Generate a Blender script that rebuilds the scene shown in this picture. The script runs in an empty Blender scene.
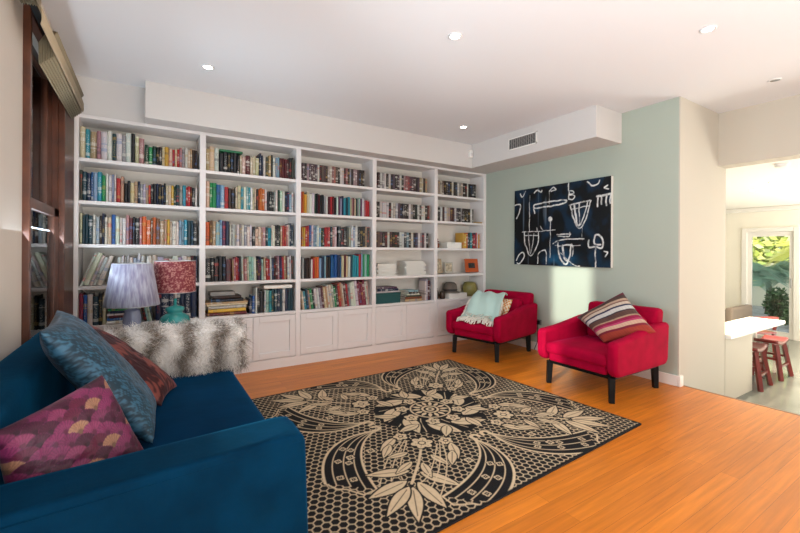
import bpy, bmesh, math, random
import numpy as np
from mathutils import Vector, Matrix
random.seed(7); RNG = np.random.RandomState(11)
SC = bpy.context.scene
COL = SC.collection
PI = math.pi

# ------------------------------------------------------------------ camera (level, 18 mm, slight roll)
YAW = math.radians(57.6612); ROLL = 0.0057; CAM_H = 1.25
cam = bpy.data.cameras.new('camera'); co = bpy.data.objects.new('camera', cam); COL.objects.link(co)
fwd = Vector((math.cos(YAW), math.sin(YAW), 0)); rgt = Vector((math.sin(YAW), -math.cos(YAW), 0)); up = Vector((0, 0, 1))
r2 = (rgt * math.cos(ROLL) + up * math.sin(ROLL)); u2 = (up * math.cos(ROLL) - rgt * math.sin(ROLL))
m = Matrix((r2, u2, -fwd)).transposed().to_4x4(); m.translation = (0, 0, CAM_H); co.matrix_world = m
cam.sensor_width = 36; cam.lens = 397.65 / 800 * 36; cam.shift_y = -(266.5 - 251.29) / 800; cam.clip_start = .02; cam.clip_end = 200
SC.camera = co
SC.view_settings.view_transform = 'Standard'; SC.view_settings.look = 'None'; SC.view_settings.gamma = 1
SC.view_settings.use_curve_mapping = False
SC.view_settings.exposure = 0.0
SC.cycles.max_bounces = 8; SC.cycles.diffuse_bounces = 5; SC.cycles.transparent_max_bounces = 12
SC.cycles.use_denoising = True; SC.cycles.sample_clamp_indirect = 6; SC.cycles.caustics_reflective = False; SC.cycles.caustics_refractive = False

# ------------------------------------------------------------------ materials
def srgb(h):
    h = h.lstrip('#'); c = [int(h[i:i+2], 16) / 255 for i in (0, 2, 4)]
    return tuple((x / 12.92 if x <= .04045 else ((x + .055) / 1.055) ** 2.4) for x in c)
MATS = {}
def mat(name, col=(.8, .8, .8), rough=.6, metal=0, sheen=0, coat=0, emit=None, estr=0, spec=.5, bump=0, bscale=60, var=0, vscale=6, trans=0, alpha=1, stint=None):
    if name in MATS: return MATS[name]
    if isinstance(col, str): col = srgb(col)
    m = bpy.data.materials.new(name); m.use_nodes = True; nt = m.node_tree; b = nt.nodes['Principled BSDF']
    b.inputs['Base Color'].default_value = (*col, 1); b.inputs['Roughness'].default_value = rough; b.inputs['Metallic'].default_value = metal
    b.inputs['Specular IOR Level'].default_value = spec
    if sheen:
        b.inputs['Sheen Weight'].default_value = sheen; b.inputs['Sheen Roughness'].default_value = .35
        b.inputs['Sheen Tint'].default_value = (*(stint or [min(1, c * 4 + .05) for c in col]), 1)
    if coat: b.inputs['Coat Weight'].default_value = coat; b.inputs['Coat Roughness'].default_value = .2
    if emit: b.inputs['Emission Color'].default_value = (*emit, 1); b.inputs['Emission Strength'].default_value = estr
    if trans: b.inputs['Transmission Weight'].default_value = trans
    b.inputs['Alpha'].default_value = alpha
    tc = nt.nodes.new('ShaderNodeTexCoord')
    if bump:
        n = nt.nodes.new('ShaderNodeTexNoise'); n.inputs['Scale'].default_value = bscale; n.inputs['Detail'].default_value = 4
        nt.links.new(tc.outputs['Object'], n.inputs['Vector'])
        bp = nt.nodes.new('ShaderNodeBump'); bp.inputs['Strength'].default_value = bump; bp.inputs['Distance'].default_value = .004
        nt.links.new(n.outputs['Fac'], bp.inputs['Height']); nt.links.new(bp.outputs['Normal'], b.inputs['Normal'])
    if var:
        n = nt.nodes.new('ShaderNodeTexNoise'); n.inputs['Scale'].default_value = vscale; n.inputs['Detail'].default_value = 5
        nt.links.new(tc.outputs['Object'], n.inputs['Vector'])
        r = nt.nodes.new('ShaderNodeValToRGB'); r.color_ramp.elements[0].position = .3; r.color_ramp.elements[1].position = .7
        r.color_ramp.elements[0].color = (*[c * (1 - var) for c in col], 1); r.color_ramp.elements[1].color = (*[min(1, c * (1 + var)) for c in col], 1)
        nt.links.new(n.outputs['Fac'], r.inputs['Fac']); nt.links.new(r.outputs['Color'], b.inputs['Base Color'])
    MATS[name] = m; return m
def mat_attr(name, rough=.7, sheen=0, bump=0, bscale=200, spec=.3):
    m = mat(name, (.5, .5, .5), rough, sheen=sheen, bump=bump, bscale=bscale, spec=spec, stint=(.6, .6, .7))
    nt = m.node_tree; a = nt.nodes.new('ShaderNodeAttribute'); a.attribute_name = 'tint'
    nt.links.new(a.outputs['Color'], nt.nodes['Principled BSDF'].inputs['Base Color']); return m

M_ceil = mat('ceiling_paint', '#e0e0e1', .9, bump=.05)
M_white = mat('white_wall_paint', '#cfcbc7', .85, bump=.05)
M_cream = mat('cream_wall_paint', '#c2bbad', .85, bump=.05)
M_green = mat('pale_green_wall_paint', '#a9b2a5', .85, bump=.05)
M_joinery = mat('white_joinery', '#e0dcda', .45, bump=.02)
M_trim = mat('white_gloss_trim', '#ece9e3', .35)
M_cedar = mat('cedar_wood', '#552c18', .4, var=.35, vscale=9, coat=.3)
M_black = mat('black_lacquer', '#070606', .5, spec=.2)
M_sofa = mat('teal_velvet', '#012841', .85, spec=.05, sheen=.3, bump=.25, bscale=35, var=.25, vscale=7, stint=(.02, .3, .6))
M_sofa2 = mat('teal_velvet_seat', '#012745', .85, spec=.05, sheen=.2, bump=.2, bscale=30, var=.2, vscale=5, stint=(0, .28, .6))
M_red = mat('crimson_velvet', '#9a012c', .8, spec=.08, sheen=.1, bump=.15, bscale=50, var=.18, vscale=8, stint=(.8, .05, .25))
M_steel = mat('brushed_steel', '#b5b5b5', .35, metal=1)
M_chrome = mat('white_metal_rim', '#e4e4e2', .3)
M_lamp = mat('lit_lamp', (1, 1, 1), .5, emit=(1, .9, .75), estr=30)
M_dark = mat('dark_void', '#15161a', .8)
M_paper = mat('paper_white', '#e9e6de', .8, bump=.1)
M_stone = mat('grey_polished_stone', '#6c706b', .14, var=.12, vscale=3)
M_counter = mat('white_stone_counter', '#eeece6', .25)
M_stool = mat('red_stained_wood', '#6e1410', .35, coat=.4, var=.2)

def wood_floor():
    m = bpy.data.materials.new('jarrah_floorboards'); m.use_nodes = True; nt = m.node_tree; N = nt.nodes; L = nt.links; b = N['Principled BSDF']
    tc = N.new('ShaderNodeTexCoord')
    br = N.new('ShaderNodeTexBrick'); br.offset = .37; br.inputs['Scale'].default_value = 1; br.inputs['Brick Width'].default_value = 1.7; br.inputs['Row Height'].default_value = .085
    br.inputs['Mortar Size'].default_value = .0007; br.inputs['Mortar'].default_value = (*srgb('#8a4a18'), 1); br.inputs['Bias'].default_value = 0
    br.inputs['Color1'].default_value = (*srgb('#d98226'), 1); br.inputs['Color2'].default_value = (*srgb('#c4721e'), 1)
    L.new(tc.outputs['Object'], br.inputs['Vector'])
    mp = N.new('ShaderNodeMapping'); mp.inputs['Scale'].default_value = (1.2, 22, 1); L.new(tc.outputs['Object'], mp.inputs['Vector'])
    n = N.new('ShaderNodeTexNoise'); n.inputs['Scale'].default_value = 2; n.inputs['Detail'].default_value = 7; L.new(mp.outputs[0], n.inputs['Vector'])
    r = N.new('ShaderNodeValToRGB'); r.color_ramp.elements[0].position = .3; r.color_ramp.elements[0].color = (.75, .7, .64, 1); r.color_ramp.elements[1].position = .72; r.color_ramp.elements[1].color = (1.18, 1.12, 1.05, 1)
    L.new(n.outputs['Fac'], r.inputs['Fac'])
    mx = N.new('ShaderNodeMix'); mx.data_type = 'RGBA'; mx.blend_type = 'MULTIPLY'; mx.inputs['Factor'].default_value = .8
    L.new(br.outputs['Color'], mx.inputs[6]); L.new(r.outputs['Color'], mx.inputs[7]); L.new(mx.outputs[2], b.inputs['Base Color'])
    b.inputs['Roughness'].default_value = .42; b.inputs['Specular IOR Level'].default_value = .3; b.inputs['Coat Weight'].default_value = .22; b.inputs['Coat Roughness'].default_value = .14
    bp = N.new('ShaderNodeBump'); bp.inputs['Strength'].default_value = .15; bp.inputs['Distance'].default_value = .001; L.new(br.outputs['Fac'], bp.inputs['Height']); bp.invert = True
    L.new(bp.outputs['Normal'], b.inputs['Normal']); return m
M_floor = wood_floor()

def glass_mat(name, tint=(1, 1, 1), ior=1.6):
    m = bpy.data.materials.new(name); m.use_nodes = True; nt = m.node_tree; N = nt.nodes; L = nt.links; N.remove(N['Principled BSDF'])
    t = N.new('ShaderNodeBsdfTransparent'); t.inputs[0].default_value = (*tint, 1); g = N.new('ShaderNodeBsdfGlossy'); g.inputs['Roughness'].default_value = .01
    f = N.new('ShaderNodeFresnel'); f.inputs[0].default_value = ior; x = N.new('ShaderNodeMixShader')
    L.new(f.outputs[0], x.inputs[0]); L.new(t.outputs[0], x.inputs[1]); L.new(g.outputs[0], x.inputs[2]); L.new(x.outputs[0], N['Material Output'].inputs[0]); return m
M_glass = glass_mat('window_glass', (.92, .96, .97))

def book_mat():
    """spine: object colour with a contrasting band and a speckled title strip, all varied by the object's random"""
    m = bpy.data.materials.new('book_cover'); m.use_nodes = True; nt = m.node_tree; N = nt.nodes; L = nt.links; b = N['Principled BSDF']
    oi = N.new('ShaderNodeObjectInfo'); tc = N.new('ShaderNodeTexCoord'); sp = N.new('ShaderNodeSeparateXYZ'); L.new(tc.outputs['Generated'], sp.inputs[0])
    def math_(op, a, bb=None, c=None):
        n = N.new('ShaderNodeMath'); n.operation = op
        for i, v in enumerate((a, bb, c)):
            if v is None: continue
            if isinstance(v, (int, float)): n.inputs[i].default_value = v
            else: L.new(v, n.inputs[i])
        return n.outputs[0]
    rnd = oi.outputs['Random']; zz = sp.outputs['Z']
    pos = math_('MULTIPLY_ADD', rnd, .75, .1); d = math_('ABSOLUTE', math_('SUBTRACT', zz, pos)); band = math_('LESS_THAN', d, .055)
    pos2 = math_('FRACT', math_('MULTIPLY', rnd, 7.31)); d2 = math_('ABSOLUTE', math_('SUBTRACT', zz, pos2)); band2 = math_('LESS_THAN', d2, .02)
    # title speckle
    mp = N.new('ShaderNodeCombineXYZ'); L.new(math_('MULTIPLY', sp.outputs['X'], 4), mp.inputs[0]); L.new(math_('MULTIPLY_ADD', zz, 34, math_('MULTIPLY', rnd, 90)), mp.inputs[2])
    no = N.new('ShaderNodeTexNoise'); no.inputs['Scale'].default_value = 1; no.inputs['Detail'].default_value = 1; L.new(mp.outputs[0], no.inputs['Vector'])
    spk = math_('GREATER_THAN', no.outputs['Fac'], .56)
    mid = math_('MULTIPLY', math_('GREATER_THAN', zz, .22), math_('LESS_THAN', zz, .82)); inx = math_('LESS_THAN', math_('ABSOLUTE', math_('SUBTRACT', sp.outputs['X'], .5)), .27)
    ttl = math_('MULTIPLY', math_('MULTIPLY', spk, mid), inx)
    sel = N.new('ShaderNodeValToRGB'); sel.color_ramp.interpolation = 'CONSTANT'; L.new(math_('FRACT', math_('MULTIPLY', rnd, 13.7)), sel.inputs['Fac'])
    e = sel.color_ramp.elements; e[0].color = (.75, .72, .65, 1); e[1].position = .35; e[1].color = (.45, .3, .08, 1)
    for p, c in ((.5, (.03, .03, .04, 1)), (.68, (.5, .05, .04, 1)), (.8, (.1, .2, .4, 1)), (.9, (.8, .78, .74, 1))):
        q = e.new(p); q.color = c
    fac = math_('MULTIPLY', math_('MAXIMUM', math_('MAXIMUM', band, band2), ttl), .5)
    mx = N.new('ShaderNodeMix'); mx.data_type = 'RGBA'; L.new(fac, mx.inputs['Factor']); L.new(oi.outputs['Color'], mx.inputs[6]); L.new(sel.outputs['Color'], mx.inputs[7])
    L.new(mx.outputs[2], b.inputs['Base Color']); b.inputs['Roughness'].default_value = .45; return m
M_book = book_mat()

# ------------------------------------------------------------------ mesh helpers
class MB:
    def __init__(s): s.v = []; s.f = []; s.c = []
    def add(s, vs, fs, col=None):
        o = len(s.v); s.v += [tuple(p) for p in vs]; s.f += [tuple(i + o for i in f) for f in fs]
        s.c += [col or (1, 1, 1)] * len(vs); return s
    def box(s, x0, x1, y0, y1, z0, z1, M=None):
        vs = [(x, y, z) for z in (z0, z1) for y in (y0, y1) for x in (x0, x1)]
        if M: vs = [M @ Vector(p) for p in vs]
        return s.add(vs, [(0, 2, 3, 1), (4, 5, 7, 6), (0, 1, 5, 4), (2, 6, 7, 3), (0, 4, 6, 2), (1, 3, 7, 5)])
    def bar(s, a, b, w0, w1=None, seg=4):
        """square or round bar from a to b"""
        w1 = w1 or w0; a = Vector(a); b = Vector(b); d = (b - a).normalized(); r = d.cross(Vector((0, 0, 1)))
        if r.length < 1e-3: r = Vector((1, 0, 0))
        r.normalize(); q = d.cross(r); vs = []
        for p, w in ((a, w0), (b, w1)):
            for k in range(seg):
                t = 2 * PI * (k + .5) / seg; rr = w / 2 * (1.414 if seg == 4 else 1); vs.append(p + r * math.cos(t) * rr + q * math.sin(t) * rr)
        return s.add(vs, [tuple(range(seg))[::-1], tuple(range(seg, 2 * seg))] + [(k, (k + 1) % seg, seg + (k + 1) % seg, seg + k) for k in range(seg)])
    def tube(s, pts, r, seg=8, cap=True):
        pts = [Vector(p) for p in pts]; n = len(pts); rs = r if isinstance(r, (list, tuple)) else [r] * n; vs = []
        prev = None
        for i, p in enumerate(pts):
            d = (pts[min(i + 1, n - 1)] - pts[max(i - 1, 0)]).normalized()
            a = prev if prev else (Vector((0, 0, 1)) if abs(d.z) < .9 else Vector((1, 0, 0)))
            a = (a - d * a.dot(d)).normalized(); prev = a; bq = d.cross(a)
            for k in range(seg): t = 2 * PI * k / seg; vs.append(p + (a * math.cos(t) + bq * math.sin(t)) * rs[i])
        fs = [(i * seg + k, i * seg + (k + 1) % seg, (i + 1) * seg + (k + 1) % seg, (i + 1) * seg + k) for i in range(n - 1) for k in range(seg)]
        if cap: fs += [tuple(range(seg))[::-1], tuple(range((n - 1) * seg, n * seg))]
        return s.add(vs, fs)
    def lathe(s, prof, seg=28, c=(0, 0, 0), cap=True):
        vs = [(c[0] + r * math.cos(2 * PI * k / seg), c[1] + r * math.sin(2 * PI * k / seg), c[2] + z) for r, z in prof for k in range(seg)]
        n = len(prof); fs = [(i * seg + k, i * seg + (k + 1) % seg, (i + 1) * seg + (k + 1) % seg, (i + 1) * seg + k) for i in range(n - 1) for k in range(seg)]
        if cap: fs += [tuple(range(seg))[::-1], tuple(range((n - 1) * seg, n * seg))]
        return s.add(vs, fs)
    def prism(s, poly, a0, a1, axis='y'):
        """poly in (x,z) extruded along y, or (y,z) along x, or (x,y) along z"""
        f = {'y': lambda p, a: (p[0], a, p[1]), 'x': lambda p, a: (a, p[0], p[1]), 'z': lambda p, a: (p[0], p[1], a)}[axis]
        n = len(poly); vs = [f(p, a0) for p in poly] + [f(p, a1) for p in poly]
        return s.add(vs, [tuple(range(n)), tuple(range(2 * n - 1, n - 1, -1))] + [(i, n + i, n + (i + 1) % n, (i + 1) % n) for i in range(n)])
    def soft(s, x0, x1, y0, y1, z0, z1, e=.22, n=14, puff=0):
        """rounded box: a subdivided cube pushed to a superellipsoid-like cushion"""
        c = Vector(((x0 + x1) / 2, (y0 + y1) / 2, (z0 + z1) / 2)); h = Vector(((x1 - x0) / 2, (y1 - y0) / 2, (z1 - z0) / 2)); R = min(h) * 2 * e
        idx = {}; vs = []; fs = []
        def vid(p):
            k = tuple(round(q, 5) for q in p)
            if k not in idx:
                q = Vector([p[i] * h[i] for i in range(3)]); inner = Vector([max(-h[i] + R, min(h[i] - R, q[i])) for i in range(3)]); d = q - inner
                if d.length > 1e-6: q = inner + d.normalized() * min(R, max(abs(d.x), abs(d.y), abs(d.z)))
                if puff: q.z += puff * (1 - p[0] ** 2) * (1 - p[1] ** 2) * (1 if p[2] > 0 else 0) * max(0, p[2])
                idx[k] = len(vs); vs.append(c + q)
            return idx[k]
        # denser near the edges
        g = [math.sin((i / n * 2 - 1) * PI / 2) for i in range(n + 1)]
        for ax in range(3):
            for sg in (-1, 1):
                for i in range(n):
                    for j in range(n):
                        q = []
                        for (a, b) in ((i, j), (i + 1, j), (i + 1, j + 1), (i, j + 1)):
                            p = [0, 0, 0]; p[ax] = sg; p[(ax + 1) % 3] = g[a]; p[(ax + 2) % 3] = g[b]; q.append(vid(p))
                        fs.append(tuple(q if sg > 0 else q[::-1]))
        return s.add(vs, fs)
    def grid(s, nu, nv, fn):
        vs = [fn(i / (nu - 1), j / (nv - 1)) for j in range(nv) for i in range(nu)]
        return s.add(vs, [(j * nu + i, j * nu + i + 1, (j + 1) * nu + i + 1, (j + 1) * nu + i) for j in range(nv - 1) for i in range(nu - 1)])
    def build(s, name, material, parent=None, smooth=False, bevel=0, bseg=2, solid=0, tint=False, loc=None, fix=True):
        me = bpy.data.meshes.new(name); me.from_pydata(s.v, [], s.f)
        mats = material if isinstance(material, (list, tuple)) else [material]
        for q in mats: me.materials.append(q)
        if fix:
            bm = bmesh.new(); bm.from_mesh(me); bmesh.ops.recalc_face_normals(bm, faces=bm.faces); bm.to_mesh(me); bm.free()
        if tint:
            a = me.color_attributes.new('tint', 'FLOAT_COLOR', 'POINT'); a.data.foreach_set('color', np.array([(*c, 1) for c in s.c], dtype=np.float32).ravel())
        o = bpy.data.objects.new(name, me); COL.objects.link(o)
        if smooth: me.polygons.foreach_set('use_smooth', [True] * len(me.polygons))
        if parent is not None: o.parent = parent
        if loc: o.location = loc
        if solid: md = o.modifiers.new('solid', 'SOLIDIFY'); md.thickness = solid; md.offset = 0
        if bevel:
            md = o.modifiers.new('bevel', 'BEVEL'); md.width = bevel; md.segments = bseg; md.limit_method = 'ANGLE'; md.angle_limit = math.radians(40)
            me.polygons.foreach_set('use_smooth', [True] * len(me.polygons))
            o.modifiers.new('wn', 'WEIGHTED_NORMAL').keep_sharp = True
        return o
def box(name, dims, material, parent=None, bevel=0, bseg=2): return MB().box(*dims).build(name, material, parent, bevel=bevel, bseg=bseg)
def tag(o, label, cat, group=None, kind=None):
    o['label'] = label; o['category'] = cat
    if group: o['group'] = group
    if kind: o['kind'] = kind
    return o
def thing(name, label, cat, loc=(0, 0, 0), rz=0, group=None):
    o = bpy.data.objects.new(name, None); COL.objects.link(o); o.location = loc; o.rotation_euler = (0, 0, rz); o.empty_display_size = .1
    return tag(o, label, cat, group)
def structure(o, label=None):
    o['kind'] = 'structure'
    if label: o['label'] = label
    return o
def copy_tree(o, parent=None):
    c = o.copy(); COL.objects.link(c)
    if parent is not None: c.parent = parent
    for ch in o.children: copy_tree(ch, c)
    return c
def sbox(name, dims, material, bevel=0): return structure(box(name, dims, material, bevel=bevel))

# ------------------------------------------------------------------ dimensions of the room (metres)
XL, XG, YB, CEIL = -.54, 4.2, 4.60, 2.714          # left wall, green wall, back wall, ceiling
YC = 1.755                                          # corner where the green wall ends
XH = 5.055                                          # wall above the opening to the kitchen
YR = -3.3                                           # rear wall behind the camera
ZK, KC, XK = -.37, 2.16, 10.2                       # kitchen floor, kitchen ceiling, kitchen far wall
BF = 4.268                                          # face of the bookcase

# ------------------------------------------------------------------ shell
sbox('floor', (XL, 4.25, YR, YB, -.12, 0), M_floor)
sbox('trim_1', (4.25, 4.275, YR, YC, -.045, .002), mat('floor_nosing', '#7d5a3c', .4, var=.1))
sbox('floor_step', (4.25, 4.56, YR, YC, -.3, -.185), M_stone)
sbox('floor_kitchen', (4.25, XK + .2, YR, 5, -.55, ZK), M_stone)
sbox('ceiling', (XL - .2, XH + .2, YR, YB, CEIL, CEIL + .1), M_ceil)
sbox('wall_back', (XL - .2, XG + .2, YB, YB + .12, -.1, CEIL), M_white)
# left wall with two window openings
W1 = (2.75, 3.72, .55, 2.46); W2 = (1.0, 1.72, .75, 2.38)
mb = MB()
mb.box(XL - .2, XL, YR, W2[0], -.1, CEIL).box(XL - .2, XL, W2[0], W2[1], -.1, W2[2]).box(XL - .2, XL, W2[0], W2[1], W2[3], CEIL)
mb.box(XL - .2, XL, W2[1], W1[0], -.1, CEIL).box(XL - .2, XL, W1[0], W1[1], -.1, W1[2]).box(XL - .2, XL, W1[0], W1[1], W1[3], CEIL).box(XL - .2, XL, W1[1], YB, -.1, CEIL)
structure(mb.build('wall_left', mat('warm_cream_wall_paint', '#cbc2b8', .85, bump=.05)))
sbox('wall_green', (XG, XG + .9, YC, YB + .1, -.6, CEIL), [M_green][0])
structure(MB().box(XG + .0, 5.25, YC - .012, YC, -.6, CEIL).build('wall_pillar', M_cream))
sbox('wall_header', (XH, XH + .2, YR, YC - .012, KC, CEIL), M_cream)
# rear wall: wide garden doors
mb = MB(); mb.box(XL - .2, .2, YR - .15, YR, -.1, CEIL).box(3.9, 10.4, YR - .15, YR, -.6, CEIL).box(.2, 3.9, YR - .15, YR, 2.35, CEIL)
structure(mb.build('wall_rear', M_white))
# kitchen shell
sbox('ceiling_kitchen', (XH + .2, XK + .2, YR, 5, KC, KC + .1), mat('warm_ceiling_paint', '#f6f2ea', .9))
KD = (2.33, 3.04, ZK, 1.68)
mb = MB().box(XK, XK + .2, YR, KD[0], ZK, KC).box(XK, XK + .2, KD[1], 5, ZK, KC).box(XK, XK + .2, KD[0], KD[1], KD[3], KC)
structure(mb.build('wall_kitchen_far', mat('warm_white_paint', '#f4efe2', .85)))
sbox('wall_kitchen_left', (5.1, XK, 4.9, 5.0, ZK, KC), mat('warm_white_paint'))
structure(MB().box(XK - .05, XK, YR, 4.9, KC - .09, KC).build('trim_2', M_trim, bevel=.02))
# bulkheads: flush one above the bookcase, deeper ones with the duct
sbox('ceiling_bulkhead_left', (XL, -.03, BF + .012, YB, 2.39, CEIL), M_white)
structure(MB().box(-.03, XG, 4.082, YB, 2.395, CEIL).build('ceiling_bulkhead', M_white, bevel=.003))
structure(MB().box(3.739, XG, 2.288, 4.082, 2.395, CEIL).build('ceiling_bulkhead_right', M_white, bevel=.003))
# skirting
structure(MB().box(XG - .018, XG, YC, YB - .35, 0, .1).box(XG - .018, XG + .05, YC - .03, YC, 0, .1).build('baseboard_green', M_trim, bevel=.004))
sbox('baseboard_left', (XL, XL + .016, YR, BF, 0, .1), M_trim)

# ------------------------------------------------------------------ windows of the left wall
def window(name, w, x=XL):
    y0, y1, z0, z1 = w; t = bpy.data.objects.new(name, None); COL.objects.link(t); structure(t); t.location = (x, y0, z0)
    def P(mb, n, mt, bevel=.004):
        o = mb.build(n, mt, t, bevel=bevel); o.matrix_parent_inverse = Matrix.Translation(t.location).inverted(); return o
    P(MB().box(x - .01, x + .03, y0 - .03, y0 + .005, z0 - .1, z1 + .1), 'window_frame', M_cedar)
    P(MB().box(x - .01, x + .03, y1 - .005, y1 + .4, z0 - .1, z1 + .1), 'window_frame', M_cedar)
    P(MB().box(x - .01, x + .03, y0, y1, z1 - .005, z1 + .1), 'window_head', M_cedar)
    P(MB().box(x - .12, x + .034, y0 - .05, y1 + .1, z0 - .04, z0), 'window_sill', M_cedar)
    P(MB().box(x - .2, x - .01, y1 - .004, y1 + .01, z0, z1).box(x - .2, x - .01, y0 - .01, y0 + .004, z0, z1), 'jamb_lining', M_cedar, 0)
    zm = z0 + (z1 - z0) * .5
    for zz0, zz1, dx in ((z0, zm + .03, -.002), (zm - .03, z1, -.042)):
        s = P(MB().box(x + dx - .035, x + dx, y0, y0 + .03, zz0, zz1).box(x + dx - .035, x + dx, y1 - .16, y1, zz0, zz1).box(x + dx - .035, x + dx, y0, y1, zz0, zz0 + .06).box(x + dx - .035, x + dx, y0, y1, zz1 - .06, zz1), 'sash', M_cedar)
        g = MB().box(x + dx - .02, x + dx - .016, y0 + .025, y1 - .155, zz0 + .05, zz1 - .05).build('glass_pane', M_glass, s)
    return t
window('window_1', W1); window('window_2', W2)

# roman blinds, folded up in a stack of deep pleats
M_blind = mat('taupe_blind_linen', '#8d8066', .9, bump=.3, bscale=150); M_blind2 = mat('sand_blind_linen', '#a8977c', .9, bump=.3, bscale=150)
def blind(label, yp, yf, y1, zt, zp, zb, xo):
    """yp near end of the front panel, yf near end of the pleats, y1 far end; zp panel bottom, zb pleat bottoms at the wall, xo outer face"""
    t = thing('roman_blind', label, 'blind', (XL, (yf + y1) / 2, zb), 0, 'roman blinds of the left wall')
    inv = Matrix.Translation(t.location).inverted()
    def P(o): o.matrix_parent_inverse = inv; return o
    P(MB().box(XL + .032, XL + .06, yp, y1, zt - .03, zt).build('head_rail', M_dark, t))
    def sheet(pts, name, mt, y0):
        n = len(pts)
        P(MB().grid(n, 2, lambda u, v: (pts[round(u * (n - 1))][0], y0 + (y1 - y0) * v, pts[round(u * (n - 1))][1])).build(name, mt, t, smooth=True, solid=.004))
    sheet([(XL + .06, zt), (xo - .03, zp + .12), (xo - .008, zp + .095), (xo, zp + .07), (xo, zp + .02), (xo - .004, zp)], 'front_panel', M_blind2, yp)
    K = 6; D = xo - .012 - (XL + .034)
    for k in range(K):
        xa = XL + .034 + D * (k + .5) / K; zz = zb + (zp - zb) * (k + .5) / K * .9; w = D / K * .40
        top = (XL + .075 + .035 * k / K, zt - .05)
        pts = [top, (xa - w * .4 - .004, zz + .12), (xa - w, zz + .045), (xa - w * .9, zz + .008), (xa, zz), (xa + w * .9, zz + .008), (xa + w, zz + .045), (xa + w * .2, zz + .12), (top[0] + .006, top[1])]
        sheet(pts, 'fold', M_blind, yf)
    return t
blind('taupe roman blind folded up above the timber window beside the bookcase', 2.5, 2.87, 3.93, 2.50, 2.315, 2.245, -.43)
blind('taupe roman blind with only its end showing at the very top left corner', .3, .4, 2.5, 2.62, 2.395, 2.388, -.435)

# ------------------------------------------------------------------ bookcase
UP = [-.513, .4427, 1.387, 2.331, 3.275, 4.172]; SH = [.5949, .938, 1.2965, 1.666, 2.0275]; TOP = 2.392; BK = 4.57
bc = thing('bookcase', 'white built-in bookcase of five bays with cupboards along the back wall', 'bookcase', (0, BF, 0))
binv = Matrix.Translation(bc.location).inverted()
def B(o): o.matrix_parent_inverse = binv; return o
hw = .0265
HWS = [.0155] + [hw] * 5
for i, x in enumerate(UP): B(box('upright', (x - HWS[i], x + HWS[i], BF, BK, .1, TOP), M_joinery, bc, bevel=.002))
B(box('back_panel', (UP[0], UP[5], BK, BK + .012, .1, TOP), mat('back_panel_paint', '#e2dcd2', .6), bc))
B(box('top_rail', (UP[0] - HWS[0], UP[5] + hw, BF - .002, BK, TOP - .03, TOP), M_joinery, bc, bevel=.002))
for i in range(5):
    for j, s in enumerate(SH):
        t = .03
        B(box('shelf', (UP[i] + HWS[i], UP[i + 1] - hw, BF + .004, BK, s - t, s), M_joinery, bc, bevel=.002))
B(box('kickboard', (UP[0] - HWS[0], UP[5] + hw, BF + .004, BF + .03, 0, .1), M_joinery, bc))
B(box('cabinet_base', (UP[0] + HWS[0], UP[5] - hw, BF + .022, BK, .1, .112), M_joinery, bc))
for i in range(5):
    a, b = UP[i] + HWS[i], UP[i + 1] - hw; mid = (a + b) / 2
    for x0, x1 in ((a + .002, mid - .0015), (mid + .0015, b - .002)):
        z0, z1 = .112, .56; r = .062; mb = MB()
        mb.box(x0, x0 + r, BF - .002, BF + .018, z0, z1).box(x1 - r, x1, BF - .002, BF + .018, z0, z1).box(x0 + r, x1 - r, BF - .002, BF + .018, z0, z0 + r).box(x0 + r, x1 - r, BF - .002, BF + .018, z1 - r, z1)
        d = B(mb.build('cabinet_door', M_joinery, bc, bevel=.0025))
        MB().box(x0 + r, x1 - r, BF + .0125, BF + .0175, z0 + r, z1 - r).build('door_panel', M_joinery, d)

# ------------------------------------------------------------------ books
PAL = dict(w=('#e8e4dc', 'white'), c=('#dcc9ab', 'cream'), g=('#a3a39f', 'grey'), G=('#44483f', 'olive grey'), k=('#15151a', 'black'), n=('#1a2b4c', 'navy'), b=('#1f5fa5', 'blue'),
           s=('#8fb3c9', 'pale blue'), t=('#2f9db0', 'turquoise'), T=('#123f4c', 'dark teal'), r=('#b9252b', 'red'), R=('#5e1820', 'maroon'), p=('#c58d8d', 'dusty pink'), P=('#5d3155', 'plum'),
           o=('#d9692a', 'orange'), y=('#ddb03a', 'yellow'), e=('#1f9358', 'green'), E=('#17402d', 'dark green'), d=('#7a4a2c', 'brown'), D=('#372319', 'dark brown'), a=('#c2a27c', 'tan'),
           m=('#a9cfc0', 'mint'), l=('#b9b6c6', 'lavender grey'), M=('#8c1f3c', 'crimson'))
ORD = 'first second third fourth fifth sixth seventh eighth ninth tenth eleventh twelfth thirteenth fourteenth fifteenth sixteenth seventeenth eighteenth nineteenth twentieth'.split()
def ordinal(n):
    if n <= 20: return ORD[n - 1]
    t = {2: 'twenty', 3: 'thirty', 4: 'forty'}[n // 10]
    return (t + '-' + ORD[n % 10 - 1]) if n % 10 else {3: 'thirtieth', 4: 'fortieth'}[n // 10]
BAY = ['leftmost', 'second', 'middle', 'fourth', 'rightmost']; SHN = ['bottom', 'fourth', 'third', 'second', 'top']
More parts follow.
